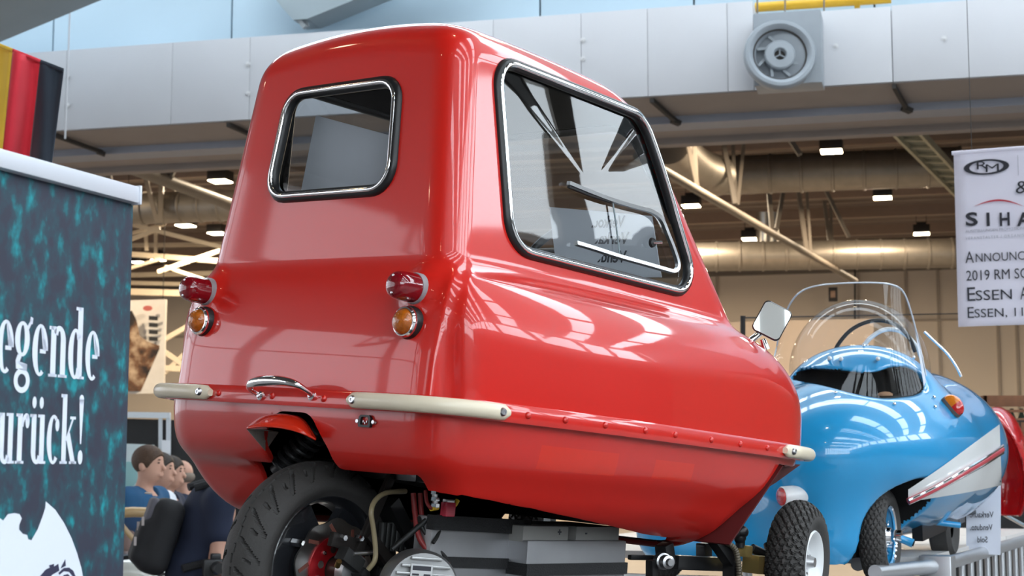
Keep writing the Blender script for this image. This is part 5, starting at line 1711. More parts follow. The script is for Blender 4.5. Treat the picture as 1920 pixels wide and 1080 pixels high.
def cbx(x0, x1, y0, y1, d0, d1, nm, mat=wood, par=crate):
    p = at(x0, y0, 10.5 + d0) - cr_o; q = at(x1, y1, 10.5 + d0) - cr_o
    return MB().box(((p.x + q.x) / 2, (d0 + d1) / 2, (p.z + q.z) / 2), (abs(q.x - p.x), abs(d1 - d0), abs(q.z - p.z))).build(nm, mat, par, bevel=.003)
cbx(1846, 1990, 741, 762, 0, .02, 'slat'); cbx(1846, 1990, 784, 814, 0, .02, 'slat'); cbx(1846, 1990, 768, 773, 0, .015, 'slat')
cbx(1846, 1990, 741, 762, .40, .42, 'slat'); cbx(1846, 1990, 784, 814, .40, .42, 'slat'); cbx(1846, 1990, 814, 818, 0, .42, 'crate_bottom')
cbx(1846, 1853, 741, 814, .0, .42, 'crate_end'); cbx(1983, 1990, 741, 814, .0, .42, 'crate_end')
p = at(1897, 806, 10.49) - cr_o
text('crate_text', 'ETT', (at(1897, 786, 10.49) - at(1897, 806, 10.49)).z / .7 * .9, M('crate_print', (.03, .02, .015), .8, vary=0), crate, Matrix.Translation(p) @ Matrix.Rotation(PI / 2, 4, 'X'), bold=.002, xs=.8)
for k in range(5):
    bpos = at(1862 + 18 * k, 800, 10.68)
    b_ = MB().lathe([(0, -.06), (.028, -.06), (.030, .0), (.028, .05), (.012, .09), (.012, .115), (.015, .12), (0, .12)], 16, Matrix.Translation(bpos)).build('bottle', M('bottle_green', (.03, .06, .045), .1, coat=1), None, smooth=True)
    tag(b_, ['first', 'second', 'third', 'fourth', 'fifth'][k] + ' dark green bottle from the left in the wooden crate', 'bottle', 'bottles in the wooden crate')
dp = MB().box((0, 0, 0), (1.6, .06, 1.9)).build('dark_stand_wall', M('stand_black', (.02, .02, .021), .6))
dp.matrix_world = Matrix.Translation((at(1960, 950, 11.6).x, at(1960, 950, 11.6).y, .95 + .0)) @ Matrix.Rotation(-LA, 4, 'Z')
tag(dp, 'black stand wall below the wooden crate at the right edge', 'partition')
rl = MB().cyl(tuple(at(1878, 962, 9.6)), tuple(at(1925, 988, 9.3)), .012, 10).build('chrome_rod', chrome, None, smooth=True)
tag(rl, 'slanting metal rod under the red wing at the right edge', 'rod')
# ================================================================== roll-up banner on the left
bt_r, bt_l = at(247, 352, 2.55), at(0, 282, 2.26)
bx = (bt_r - bt_l); bx.z = 0; bx.normalize()
ztop = (bt_r.z + bt_l.z) / 2
org = Vector((bt_r.x, bt_r.y, ztop))
bm4 = Matrix((bx, Vector((0, 0, 1)), bx.cross(Vector((0, 0, 1))))).transposed().to_4x4(); bm4.translation = org
ban = empty('rollup_banner', bm4, 'dark teal roll-up banner with white lettering and white top rail, at the left edge', 'banner')
BI = bm4.inverted()
def bpt(px, py):
    """pixel -> point in the banner plane"""
    o = BI @ CAMV; d = BI.to_3x3() @ ray(px, py)
    return o + d * (-o.z / d.z)
tm = bpy.data.materials.new('teal_print'); tm.use_nodes = True
nt = tm.node_tree; b = nt.nodes['Principled BSDF']; b.inputs['Roughness'].default_value = .6
tc = nt.nodes.new('ShaderNodeTexCoord'); mp = nt.nodes.new('ShaderNodeMapping'); mp.inputs['Scale'].default_value = (11, 6.5, 6)
n1 = nt.nodes.new('ShaderNodeTexNoise'); n1.inputs['Scale'].default_value = 3.2; n1.inputs['Detail'].default_value = 3; n1.inputs['Roughness'].default_value = .55
cr = nt.nodes.new('ShaderNodeValToRGB'); e = cr.color_ramp.elements
e[0].position = .40; e[0].color = (.030, .034, .058, 1); e[1].position = .72; e[1].color = (.006, .30, .34, 1)
e2 = cr.color_ramp.elements.new(.54); e2.color = (.022, .060, .085, 1)
e3 = cr.color_ramp.elements.new(.62); e3.color = (.010, .14, .17, 1)
nt.links.new(tc.outputs['Object'], mp.inputs[0]); nt.links.new(mp.outputs[0], n1.inputs['Vector'])
nt.links.new(n1.outputs['Fac'], cr.inputs[0]); nt.links.new(cr.outputs[0], b.inputs['Base Color'])
wprint = M('white_print', (.76, .80, .90), .6, vary=0)
dprint = M('dark_print', (.035, .034, .075), .6, vary=0)
er = bpt(241, 700).x
MB().hexa([(-.85, -2.05, -.002), (-.85, -2.05, 0), (-.85, -.02, -.002), (-.85, -.02, 0), (er, -2.05, -.002), (er, -2.05, 0), (er, -.02, -.002), (er, -.02, 0)]).build('banner_sheet', tm, ban)
railm = M('white_rail', (.72, .74, .80), .35, metal=.2, vary=.02)
MB().box((-.425, -.0135, .004), (.85, .027, .022)).build('top_rail', railm, ban, bevel=.003)
MB().box((.0025, -.0135, .004), (.005, .031, .026)).build('rail_end_cap', railm, ban, bevel=.0015)
MB().box((-.425, -2.08, .02), (.9, .06, .14)).build('banner_base', railm, ban, bevel=.01)
MB().cyl((-.42, -2.06, -.03), (-.42, -.02, -.012), .010, 10).build('support_pole', alu if 'alu' in globals() else railm, ban, smooth=True)
# lettering in a condensed fat-face slab serif, drawn with quadratic strokes
def arc2(cx, cy, rx, ry, a0, a1, n=14):
    return [(cx + rx * math.cos(math.radians(a0 + (a1 - a0) * i / n)), cy + ry * math.sin(math.radians(a0 + (a1 - a0) * i / n))) for i in range(n + 1)]
def ring_poly(cx, cy, rx, ry, ix, iy, a0, a1, shift=0):
    o_ = arc2(cx, cy, rx, ry, a0, a1, 22); i_ = arc2(cx + shift, cy, ix, iy, a0, a1, 22)
    return [(o_[k], o_[k + 1], i_[k + 1], i_[k]) for k in range(22)]
def rect(x0, y0, x1, y1): return [((x0, y0), (x1, y0), (x1, y1), (x0, y1))]
ST = .17
def g_e():
    q = ring_poly(.25, .5, .25, .51, .085, .44, 0, 300)
    q += rect(.24, .44, .43, .52)
    q += [((.25, .99), (.25, 1.01), (.5, .52), (.335, .52))]
    return q, .53
def g_n():
    q = rect(.06, .0, .06 + ST, 1.0) + rect(.0, .93, .15, 1.0) + rect(.0, 0, .28, .055)
    q += ring_poly(.33, .72, .22, .30, .05, .20, 0, 150)
    q += rect(.38, 0, .55, .74) + rect(.32, 0, .61, .055)
    return q, .64
def g_d():
    q = ring_poly(.24, .5, .24, .51, .07, .44, 40, 320)
    q += rect(.31, 0, .31 + ST, 1.45) + rect(.24, 1.38, .40, 1.45) + rect(.40, 0, .56, .055)
    return q, .59
def g_g():
    q = ring_poly(.23, .68, .23, .34, .07, .27, 0, 360)
    q += [((.36, .92), (.40, .84), (.52, 1.02), (.50, 1.10)), ((.44, 1.0), (.53, .98), (.55, 1.10), (.47, 1.13))]
    q += [((.10, .38), (.22, .34), (.16, .22), (.04, .26))]
    q += [((.04, .26), (.16, .22), (.40, .20), (.40, .06)), ((.04, .26), (.40, .20), (.40, .06), (.06, .10))]
    q += ring_poly(.25, -.12, .25, .24, .13, .13, 0, 360)
    return q, .55
def g_u():
    q = rect(.06, .25, .06 + ST, 1.0) + rect(0, .94, .15, 1.0)
    q += ring_poly(.27, .27, .21, .28, .045, .19, 180, 330)
    q += rect(.36, 0, .53, 1.0) + rect(.29, .94, .40, 1.0) + rect(.50, 0, .60, .055)
    return q, .63
def g_r():
    q = rect(.06, 0, .06 + ST, 1.0) + rect(0, .94, .15, 1.0) + rect(0, 0, .30, .055)
    q += ring_poly(.36, .70, .18, .31, .10, .20, 60, 170)
    q += ring_poly(.40, .85, .075, .14, .001, .001, 0, 360)
    return q, .49
def g_c():
    q = ring_poly(.25, .5, .25, .51, .085, .44, 60, 310)
    q += ring_poly(.38, .80, .075, .13, .001, .001, 0, 360)
    return q, .50
def g_k():
    q = rect(.06, 0, .06 + ST, 1.45) + rect(0, 1.38, .15, 1.45) + rect(0, 0, .28, .055)
    q += [((.20, .50), (.20, .40), (.50, .93), (.44, .95))] + rect(.36, .93, .58, .99)
    q += [((.24, .50), (.36, .66), (.60, .0), (.43, .0))] + rect(.36, 0, .64, .055)
    return q, .66
def g_ex():
    q = [((.04, 1.36), (.22, 1.36), (.155, .42), (.105, .42))]
    q += ring_poly(.13, 1.36, .09, .10, .001, .001, 0, 360) + ring_poly(.13, .14, .095, .15, .001, .001, 0, 360)
    return q, .30
def dots():
    return ring_poly(.14, 1.24, .075, .12, .001, .001, 0, 360) + ring_poly(.40, 1.24, .075, .12, .001, .001, 0, 360)
def letters(name, glyphs, x_right, base, xh, wfac, z=.0008):
    """set from the right end so the cut-off left part runs out of the frame"""
    tot = sum(g[1] for g in glyphs) * xh * wfac
    x = x_right - tot
    mb = []
    for q, w in glyphs:
        m = MB()
        for poly in q:
            m.add([(x + a * xh * wfac, base + b_ * xh, z) for a, b_ in poly], [tuple(range(len(poly)))])
        o = m.build(name, wprint, ban)
        x += w * xh * wfac
p_r = bpt(186, 714); p_x = bpt(186, 628)
xh = (bpt(170, 622).y - bpt(170, 714).y)
# width so that 'egende' starts at the left frame edge
x0_ = bpt(-8, 700).x
gl = [g_e(), g_g(), g_e(), g_n(), g_d(), g_e()]
wf_ = (p_r.x - x0_) / (sum(g[1] for g in gl) * xh)
letters('letter', [g_d(), g_e(), (ring_poly(0, 0, .001, .001, 0, 0, 0, 10), .3), (rect(.0, 0, .6, .06) + rect(.09, 0, .28, 1.45) + rect(0, 1.39, .4, 1.45) + rect(.5, 0, .6, .4), .62)] + gl, p_r.x, p_r.y, xh, wf_)
p_r = bpt(157, 870)
gu = g_u(); gue = (g_u()[0] + dots(), g_u()[1])
xh2 = (bpt(60, 776).y - bpt(60, 869).y)
letters('letter', [gu, g_r(), gue, g_c(), g_k(), g_ex()], p_r.x, p_r.y, xh2, wf_ * .92)
# white emblem at the bottom
emb = [(-260, 1010), (-60, 960), (0, 972), (5, 976), (14, 964), (26, 962), (36, 964), (40, 972), (35, 985), (35, 993), (42, 1001), (50, 1003), (52, 1011), (58, 1013), (70, 992), (79, 968), (84, 952), (85, 940), (103, 956), (119, 980), (133, 1008), (144, 1038), (152, 1066), (160, 1110), (160, 1250), (-260, 1250)]
P = [bpt(a, b_) for a, b_ in emb]
m = MB(); m.add([(p.x, p.y, .0008) for p in P], [tuple(range(len(P)))]); m.build('emblem', wprint, ban)
for poly in ([(72, 1082), (84, 1068), (92, 1064), (90, 1060), (100, 1057), (100, 1062), (108, 1057), (110, 1070), (96, 1078), (88, 1090)],
             [(112, 1066), (121, 1048), (122, 1061)],
             [(108, 1074), (118, 1065), (128, 1064), (136, 1070), (140, 1080), (150, 1100), (146, 1100), (136, 1082), (128, 1072), (118, 1071), (110, 1078)],
             [(112, 1090), (118, 1078), (126, 1076), (134, 1086), (130, 1088), (124, 1080), (118, 1086)]):
    P = [bpt(a, b_) for a, b_ in poly]
    MB().add([(p.x, p.y, .0014) for p in P], [tuple(range(len(P)))]).build('emblem_mark', dprint, ban)

# ================================================================== flag, top left
fd = 7.5
flag = empty('flag', Matrix.Translation(at(59, 190, fd)), 'black, red and gold flag hanging from a slanted pole at the upper left', 'flag')
fi = flag.matrix_world.inverted()
def fpt(s, t):
    """s across (0 left .. 1 right edge), t down"""
    top = Vector((-62, 60)).lerp(Vector((119, 131)), s); bot = Vector((-84, 330)).lerp(Vector((92, 350)), s)
    q = top.lerp(bot, t)
    d = fd + .05 * math.sin(s * 9 + t * 2) + .06 * s * t + .025 * math.sin(s * 21 - t)
    return fi @ at(q.x, q.y, d)
for nm, c, s0, s1 in (('gold_stripe', (.80, .50, .05), .0, .473), ('red_stripe', (.72, .028, .05), .473, .758), ('black_stripe', (.025, .035, .052), .758, 1.0)):
    vs = []; fs = []; n, k = 14, 16
    for i in range(n + 1):
        for j in range(k + 1):
            vs.append(tuple(fpt(s0 + (s1 - s0) * i / n, j / k)))
    for i in range(n):
        for j in range(k):
            a = i * (k + 1) + j; fs.append((a, a + 1, a + k + 2, a + k + 1))
    o = MB().add(vs, fs).build(nm, M('cloth_' + nm, c, .8, vary=.05, vscale=12, sheen=.2), flag, smooth=True)
    so = o.modifiers.new('thick', 'SOLIDIFY'); so.thickness = .003
    MB().cyl(tuple(fpt(s0, .003)), tuple(fpt(s1, .003)), .009, 10).build('hem', MATS['cloth_' + nm], flag, smooth=True)
MB().cyl(tuple(fpt(-.6, .0)), tuple(fpt(1.0, .0)), .006, 8).build('flag_pole', fix_m, flag, smooth=True)

# ================================================================== white hanging banner on the right
hd_ = 9.0
h0, h1 = at(1788, 287, hd_ + .10), at(1920, 276, hd_ - .05)
hx = (h1 - h0); hx.z = 0; hx.normalize()
hm4 = Matrix((hx, Vector((0, 0, 1)), hx.cross(Vector((0, 0, 1))))).transposed().to_4x4(); hm4.translation = h0
hb = empty('hanging_banner', hm4, 'white hanging banner with dark lettering at the right edge', 'banner')
HI = hm4.inverted()
def hpt(px, py):
    o = HI @ CAMV; d = HI.to_3x3() @ ray(px, py)
    return o + d * (-o.z / d.z)
lo_ = hpt(1797, 613); bwid = 1.15
vs = []; fs = []; n, k = 16, 20
for i in range(n + 1):
    for j in range(k + 1):
        x = bwid * i / n; y = lo_.y * j / k
        vs.append((x + lo_.x * (j / k) * (1 - i / n), y, .012 * math.sin(i * .7) * (j / k)))
for i in range(n):
    for j in range(k):
        a = i * (k + 1) + j; fs.append((a, a + 1, a + k + 2, a + k + 1))
o = MB().add(vs, fs).build('banner_cloth', M('banner_white', (.70, .67, .76), .7, vary=.02), hb, smooth=True)
so = o.modifiers.new('thick', 'SOLIDIFY'); so.thickness = .002; so.offset = -1
MB().cyl((-.01, 0, -.004), (bwid, 0, -.004), .012, 10).build('banner_rod', MATS['banner_white'], hb, smooth=True)
for x in (.1, .9):
    MB().cyl((x, 0, 0), (x, 3.2, 0), .002, 6).build('hanging_wire', fix_m, hb)
bi = M('banner_ink', (.022, .022, .03), .7, vary=0)
gi = M('banner_grey_ink', (.35, .35, .40), .7, vary=0)
ri = M('banner_red_ink', (.45, .03, .05), .7, vary=0)
def htext(body, px, py, pxh, mat, bold=0, xs=1.0, sp_=1.0, width=None):
    p = hpt(px, py); q = hpt(px, py - pxh)
    m4 = Matrix.Translation((p.x, p.y, .016))
    t = text('banner_text', body, (q.y - p.y) / .70, mat, hb, m4, bold=bold, xs=xs, spacing=sp_)
    if width:
        w = t['text_width']; tw = hpt(px + width, py).x - p.x
        t.matrix_local = m4 @ Matrix.Diagonal((tw / w, 1, 1, 1))
    return t
htext('A', 1811, 494, 22, bi, width=16)
htext('NNOUNCING', 1829, 492, 16, bi, width=128)
htext('2019 RM SOTHEBY', 1812, 527, 19, bi, width=190)
htext('E', 1812, 565, 26, bi, width=15)
htext('SSEN', 1829, 564, 19, bi, width=68)
htext('AUCTION', 1914, 562, 24, bi, width=90)
htext('E', 1813, 597, 21, bi, width=12)
htext('SSEN, 11', 1827, 596, 16, bi, width=91)
htext('&', 1904, 364, 24, bi, width=26)
for ch, x_, w_ in (('S', 1811, 23), ('I', 1849, 6), ('H', 1874, 19), ('A', 1909, 26)):
    htext(ch, x_, 424, 24, bi, bold=.003, width=w_)
htext('AUSSTELLUNGEN PROMOTION SERVICE', 1811, 437, 5, gi, width=140)
htext('VERANSTALTER / ORGANISER', 1811, 450, 5, gi, sp_=1.3, width=120)
# oval mark with the two letters
def oval(cx, cy, rx, ry, tx, ty, mat, name):
    o_ = []; n = 48
    c = hpt(cx, cy); ax_ = hpt(cx + rx, cy).x - c.x; ay_ = hpt(cx, cy - ry).y - c.y
    bx_ = hpt(cx + rx - tx, cy).x - c.x; by_ = hpt(cx, cy - ry + ty).y - c.y
    vs = [(c.x + ax_ * math.cos(2 * PI * i / n), c.y + ay_ * math.sin(2 * PI * i / n), .0165) for i in range(n)] + [(c.x + bx_ * math.cos(2 * PI * i / n), c.y + by_ * math.sin(2 * PI * i / n), .0165) for i in range(n)]
    return MB().add(vs, [(i, (i + 1) % n, n + (i + 1) % n, n + i) for i in range(n)]).build(name, mat, hb)
oval(1850, 314, 43, 14.5, 11, 3.2, bi, 'oval_mark')
htext('R', 1829, 319, 15, bi, width=21)
htext('M', 1846, 324, 15, bi, width=25)
a_, b_ = hpt(1909, 292), hpt(1909.8, 330)
MB().box(((a_.x + b_.x) / 2, (a_.y + b_.y) / 2, .0165), (.003, a_.y - b_.y, .001)).build('divider_line', gi, hb)
ar = []
n = 24
vs = []
for i in range(n + 1):
    t = i / n
    x = 1826 + 95 * t; yy = 388 - 13.5 * math.sin(PI * t) ; th_ = 3.4 * math.sin(PI * t) + .1
    p = hpt(x, yy); q = hpt(x, yy + th_)
    vs += [(p.x, p.y, .0165), (q.x, q.y, .0165)]
MB().add(vs, [(2 * i, 2 * i + 2, 2 * i + 3, 2 * i + 1) for i in range(n)]).build('red_arc', ri, hb)
# ================================================================== people on the left
skin = M('skin', (.52, .29, .21), .55, vary=.06, vscale=12)
def person(name, x, y, yaw, Ht, label, shirt, trous, hair, arms='crossed', lean=0.0, sleeve=.55, bald=False, zoff=0.0, neck=(0, 0, 0)):
    """standing figure; yaw is the way it faces; local axes: s to its right, f forward"""
    k = Ht / 1.76
    fx, fy = math.cos(yaw), math.sin(yaw)
    m4 = Matrix(((fy, fx, 0, x), (-fx, fy, 0, y), (0, 0, 1, zoff), (0, 0, 0, 1)))     # columns: s, f, z
    root = empty(name, m4, label, 'person')
    def L(s, f, z):
        z *= k; s *= k; f *= k
        hz = .95 * k
        if lean and z > hz:
            c, sn = math.cos(lean), math.sin(lean)
            f, z = f * c + (z - hz) * sn, hz + (z - hz) * c - f * sn
        return (s, f, z)
    R = lambda r: r * k
    J = {}
    for sg, nm in ((-1, 'l'), (1, 'r')):
        J['sh' + nm] = L(sg * .185, -.01, 1.425)
        if arms == 'crossed':
            J['el' + nm] = L(sg * .235, .03, 1.13); J['wr' + nm] = L(sg * -.02, .22, 1.12 + .03 * sg)
        elif arms == 'forward':
            J['el' + nm] = L(sg * .22, .06, 1.14); J['wr' + nm] = L(sg * .13, .28, 1.16)
        elif arms == 'hang':
            a = J['sh' + nm]
            J['el' + nm] = (a[0] + sg * .02 * k, a[1] - .01, a[2] - .29 * k); J['wr' + nm] = (a[0] - sg * .01 * k, a[1] + .05 * k, a[2] - .54 * k)
        else:
            a = J['sh' + nm]
            J['el' + nm] = (a[0] + sg * .03 * k, a[1] + .05 * k, a[2] - .29 * k); J['wr' + nm] = (a[0] + sg * .01 * k, a[1] + .16 * k, a[2] - .52 * k)
        J['hp' + nm] = L(sg * .09, 0, .93); J['kn' + nm] = L(sg * .10, .03, .50); J['an' + nm] = L(sg * .10, -.01, .09)
    hd = Vector(L(0, .03, 1.635)) + Vector(neck); nk = L(0, -.01, 1.47)
    body = []
    body += [capsule(nk, tuple(Vector(nk).lerp(hd, .55)), R(.058), R(.052)), ellip(tuple(hd + Vector((0, 0, R(.025)))), (R(.076), R(.098), R(.098))), ellip(tuple(hd + Vector((0, R(.030), R(-.045)))), (R(.055), R(.062), R(.066)))]
    body += [capsule(L(0, 0, 1.02), L(0, 0, 1.36), R(.115), R(.12)), capsule(J['shl'], J['shr'], R(.055))]
    for nm in 'lr':
        body += [capsule(J['sh' + nm], J['el' + nm], R(.048), R(.040)), capsule(J['el' + nm], J['wr' + nm], R(.040), R(.027))]
        body += [capsule(J['hp' + nm], J['kn' + nm], R(.075), R(.052)), capsule(J['kn' + nm], J['an' + nm], R(.050), R(.036)), capsule(J['an' + nm], (J['an' + nm][0], J['an' + nm][1] + R(.15), R(.035)), R(.035))]
    base = union(body, R(.03))
    face = []
    face.append(capsule(tuple(hd + Vector((0, R(.092), R(.015)))), tuple(hd + Vector((0, R(.112), R(-.018)))), R(.009), R(.014)))          # nose
    for sg in (-1, 1):
        face.append(ellip(tuple(hd + Vector((sg * R(.078), R(-.008), R(-.002)))), (R(.012), R(.022), R(.033))))                            # ears
        face.append(ellip(tuple(hd + Vector((sg * R(.0), R(.092), R(-.058 + .006 * sg)))), (R(.024), R(.010), R(.007))))                   # lips
    for nm in 'lr':                                                                                     # hand: palm, four fingers, thumb
        w, e = Vector(J['wr' + nm]), Vector(J['el' + nm]); d = (w - e).normalized(); s_ = d.cross(Vector((0, 0, 1)))
        s_ = s_.normalized() if s_.length > .1 else Vector((1, 0, 0)); u_ = s_.cross(d)
        pm = w + d * R(.055)
        face.append(rbox(tuple(pm), (R(.040), R(.045), R(.014)), R(.012), [tuple(s_), tuple(d), tuple(u_)]))
        for i, ln in enumerate((.062, .072, .068, .052)):
            a = pm + d * R(.042) + s_ * R(-.030 + .020 * i); b = a + d * R(ln * .55) - u_ * R(.006); c = b + d * R(ln * .4) - u_ * R(.022)
            face += [capsule(tuple(a), tuple(b), R(.0085)), capsule(tuple(b), tuple(c), R(.008))]
        sg = -1 if nm == 'r' else 1
        a = pm - d * R(.02) + s_ * R(.036 * sg); b = a + d * R(.03) + s_ * R(.025 * sg); c = b + d * R(.03)
        face += [capsule(tuple(a), tuple(b), R(.011)), capsule(tuple(b), tuple(c), R(.009))]
    fu = union(face, R(.006))
    skinf = lambda X, Y, Z: smin(base(X, Y, Z), fu(X, Y, Z), .010)
    mx_ = max(abs(J['wrl'][1]), abs(hd.y)) + .3
    implicit('body', skinf, (-.36, -.30, 0), (.36, mx_, max(hd.z + .15, 1.3)), .013, skin, root)
    # eyes and brows
    for sg in (-1, 1):
        MB().ball(tuple(hd + Vector((sg * R(.031), R(.089), R(.020)))), (R(.012), R(.006), R(.006)), 10).build('eye', M('eye_dark', (.05, .035, .03), .2), root, smooth=True)
        MB().ball(tuple(hd + Vector((sg * R(.031), R(.093), R(.040)))), (R(.019), R(.006), R(.0045)), 8).build('eyebrow', M('hair_brow', (.06, .035, .02), .8), root, smooth=True)
    # shirt
    sh = [ellip(L(0, 0, 1.27), (R(.195), R(.135), R(.24))), ellip(L(0, .0, 1.02), (R(.165), R(.13), R(.20))), capsule(J['shl'], J['shr'], R(.070))]
    for nm in 'lr':
        sh.append(capsule(J['sh' + nm], tuple(Vector(J['sh' + nm]).lerp(Vector(J['el' + nm]), min(1, sleeve))), R(.068), R(.062 if sleeve < .9 else .055)))
        if sleeve > 1.2: sh.append(capsule(J['el' + nm], tuple(Vector(J['el' + nm]).lerp(Vector(J['wr' + nm]), .92)), R(.055), R(.042)))
    shu = union(sh, R(.05))
    nkc = capsule(tuple(Vector(nk) + Vector((0, R(.02), R(-.045)))), tuple(Vector(hd) + Vector((0, .02, 0))), R(.070), R(.11))
    implicit('shirt', lambda X, Y, Z: smax(shu(X, Y, Z), -nkc(X, Y, Z), .01), (-.40, -.35, .75 * k), (.40, mx_, max(hd.z, 1.25)), .013, shirt, root)
    tr_ = [ellip(L(0, -.01, .93), (R(.165), R(.125), R(.13)))]
    for nm in 'lr':
        tr_ += [capsule(J['hp' + nm], J['kn' + nm], R(.092), R(.068)), capsule(J['kn' + nm], (J['an' + nm][0], J['an' + nm][1], J['an' + nm][2] + .0), R(.066), R(.052))]
    implicit('trousers', union(tr_, R(.03)), (-.32, -.3, .02), (.32, .35, 1.15 * k), .017, trous, root)
    for nm in 'lr':
        MB().ball((J['an' + nm][0], J['an' + nm][1] + R(.06), R(.04)), (R(.05), R(.14), R(.042)), 14).build('shoe', black, root, smooth=True)
    # hair
    if not bald:
        ho = ellip(tuple(hd + Vector((0, R(-.010), R(.040)))), (R(.088), R(.112), R(.100)))
        hi = union([ellip(tuple(hd + Vector((0, R(.085), R(-.035)))), (R(.080), R(.085), R(.098))), ellip(tuple(hd + Vector((0, R(.02), R(-.13)))), (R(.12), R(.10), R(.10)))], .02)
        implicit('hair', lambda X, Y, Z: smax(ho(X, Y, Z), -hi(X, Y, Z), .012), tuple(hd - Vector((.13, .16, .14))), tuple(hd + Vector((.13, .16, .17))), .010, hair, root)
    else:
        ho = ellip(tuple(hd + Vector((0, R(-.016), R(-.005)))), (R(.083), R(.100), R(.055)))
        implicit('hair', lambda X, Y, Z: smax(ho(X, Y, Z), Y - (hd.y - R(.0)), .01), tuple(hd - Vector((.13, .16, .14))), tuple(hd + Vector((.13, .16, .17))), .010, M('grey_stubble', (.20, .16, .13), .8), root)
    return root, J, hd, m4
jeans = M('blue_jeans', (.045, .075, .16), .85, vary=.12, vscale=20)
dark_tr = M('dark_trousers', (.03, .03, .035), .85)
def place(px, py, d):
    p = at(px, py, d); return p.x, p.y, p.z
hair_b = M('brown_hair', (.060, .030, .015), .6, vary=.25, vscale=40, bump=.5, bscale=120)
hair_d = M('dark_hair', (.025, .015, .010), .6, vary=.25, vscale=40)
# young man in the blue tee shirt
x, y, z = place(272, 872, 10.7)
person('person', x, y, math.radians(-18), 1.80, 'young man with short brown hair and blue tee shirt, arms folded, looking right', M('blue_tee', (.014, .075, .17), .85, vary=.08, vscale=10), jeans, hair_b, 'crossed', neck=(0, 0, 0))
x, y, z = place(293, 880, 11.2)
person('person', x, y, math.radians(-12), 1.76, 'man with dark hair standing just behind the young man in blue', M('white_tee', (.62, .66, .72), .85), dark_tr, hair_d, 'down')
x, y, z = place(313, 884, 11.8)
person('person', x, y, math.radians(-10), 1.74, 'man in a navy jacket, third of the row of heads from the left', M('navy_jacket', (.018, .026, .05), .8), dark_tr, hair_d, 'forward', sleeve=1.5)
x, y, z = place(346, 888, 12.3)
person('person', x, y, math.radians(150), 1.72, 'bald man in a dark navy shirt beside the edge of the red car', M('navy_shirt', (.014, .022, .05), .8), dark_tr, hair_d, 'down', sleeve=1.5, bald=True)
x, y, z = place(335, 930, 13.0)
person('person', x, y, math.radians(100), 1.58, 'visitor in a grey jacket half hidden behind the backpack', M('grey_jacket', (.16, .145, .13), .85), dark_tr, hair_d, 'down', sleeve=1.5)
# man with the backpack, bending over something behind the red car
x, y, z = place(350, 1080, 8.6)
rootb, Jb, hdb, mb4 = person('person', x, y, math.radians(20), 1.86, 'man in a dark navy tee shirt and jeans bending forward with a black backpack on', M('navy_tee', (.012, .018, .042), .85, vary=.1, vscale=10), jeans, hair_d, 'hang', lean=.30)
def bx_(s, f, z):
    k = 1.86 / 1.76; s *= k; f *= k; z *= k; hz = .95 * k
    c, sn = math.cos(.30), math.sin(.30)
    return Vector((s, f * c + (z - hz) * sn, hz + (z - hz) * c - f * sn))
pkm = M('backpack_black', (.010, .010, .012), .75, vary=.15, vscale=14)
pkg = M('backpack_grey', (.10, .095, .115), .7, vary=.1, vscale=14)
bpk = empty('backpack', mb4, 'large black backpack on the back of the man bending forward', 'backpack')
cc = bx_(0, -.215, 1.17); up_ = (bx_(0, 0, 1.5) - bx_(0, 0, 1.0)).normalized(); fw_ = (bx_(0, .2, 1.2) - bx_(0, 0, 1.2)).normalized()
RBP = [(1, 0, 0), tuple(fw_), tuple(up_)]
implicit('bag', union([rbox(tuple(cc), (.125, .085, .205), .07, RBP), rbox(tuple(cc - fw_ * .075 - up_ * .05), (.10, .05, .12), .045, RBP)], .03), tuple(cc - Vector((.3, .42, .42))), tuple(cc + Vector((.3, .42, .42))), .014, pkm, bpk)
implicit('front_pocket', rbox(tuple(cc - fw_ * .085 + up_ * .12), (.07, .025, .07), .024, RBP), tuple(cc - Vector((.3, .4, .4))), tuple(cc + Vector((.3, .4, .4))), .014, pkg, bpk)
for sg in (-1, 1):
    P = [bx_(sg * .10, -.14, 1.45), bx_(sg * .13, .02, 1.53), bx_(sg * .14, .14, 1.42), bx_(sg * .15, .13, 1.2), bx_(sg * .17, -.08, 1.05)]
    MB().tube([tuple(p) for p in catmull([tuple(p) for p in P], 6)], .022, 8).build('shoulder_strap', pkm, bpk, smooth=True)
for a, b in ((.05, .06), (-.06, .02), (.02, -.06)):
    p = cc - fw_ * .128 + up_ * a + Vector((b + .08, 0, 0))
    MB().box((0, 0, 0), (.018, .012, .045), Matrix.Translation(p)).build('buckle', M('buckle_grey', (.35, .30, .29), .5), bpk)
for zz in (.20,):
    P = [cc - fw_ * .13 + up_ * zz + Vector((s_, 0, 0)) for s_ in (-.12, -.06, 0, .06, .12)]
    MB().tube([tuple(p) for p in P], .005, 6).build('zip', M('buckle_grey', (.35, .30, .29), .5), bpk)
wb = MB().box((0, 0, 0), (.05, .02, .035), mb4 @ Matrix.Translation(bx_(.12, -.12, .97))).build('belt_tag', M('orange_tag', (.75, .25, .02), .6), None); keep(wb, rootb)
cmx = at(404, 1064, 8.35)
cmr = empty('camera', Matrix.Translation(cmx) @ Matrix.Rotation(.4, 4, 'Z'), 'black photo camera held low beside the rear tyre of the red car', 'camera')
MB().box((0, 0, 0), (.13, .06, .085)).box((0, 0, .055), (.05, .05, .035)).build('camera_body', black, cmr, bevel=.008)
MB().lathe([(0, .11), (.028, .11), (.034, .09), (.034, .03), (.03, .0)], 20, Matrix.Rotation(PI / 2, 4, 'X')).build('camera_lens', rubber, cmr, smooth=True)
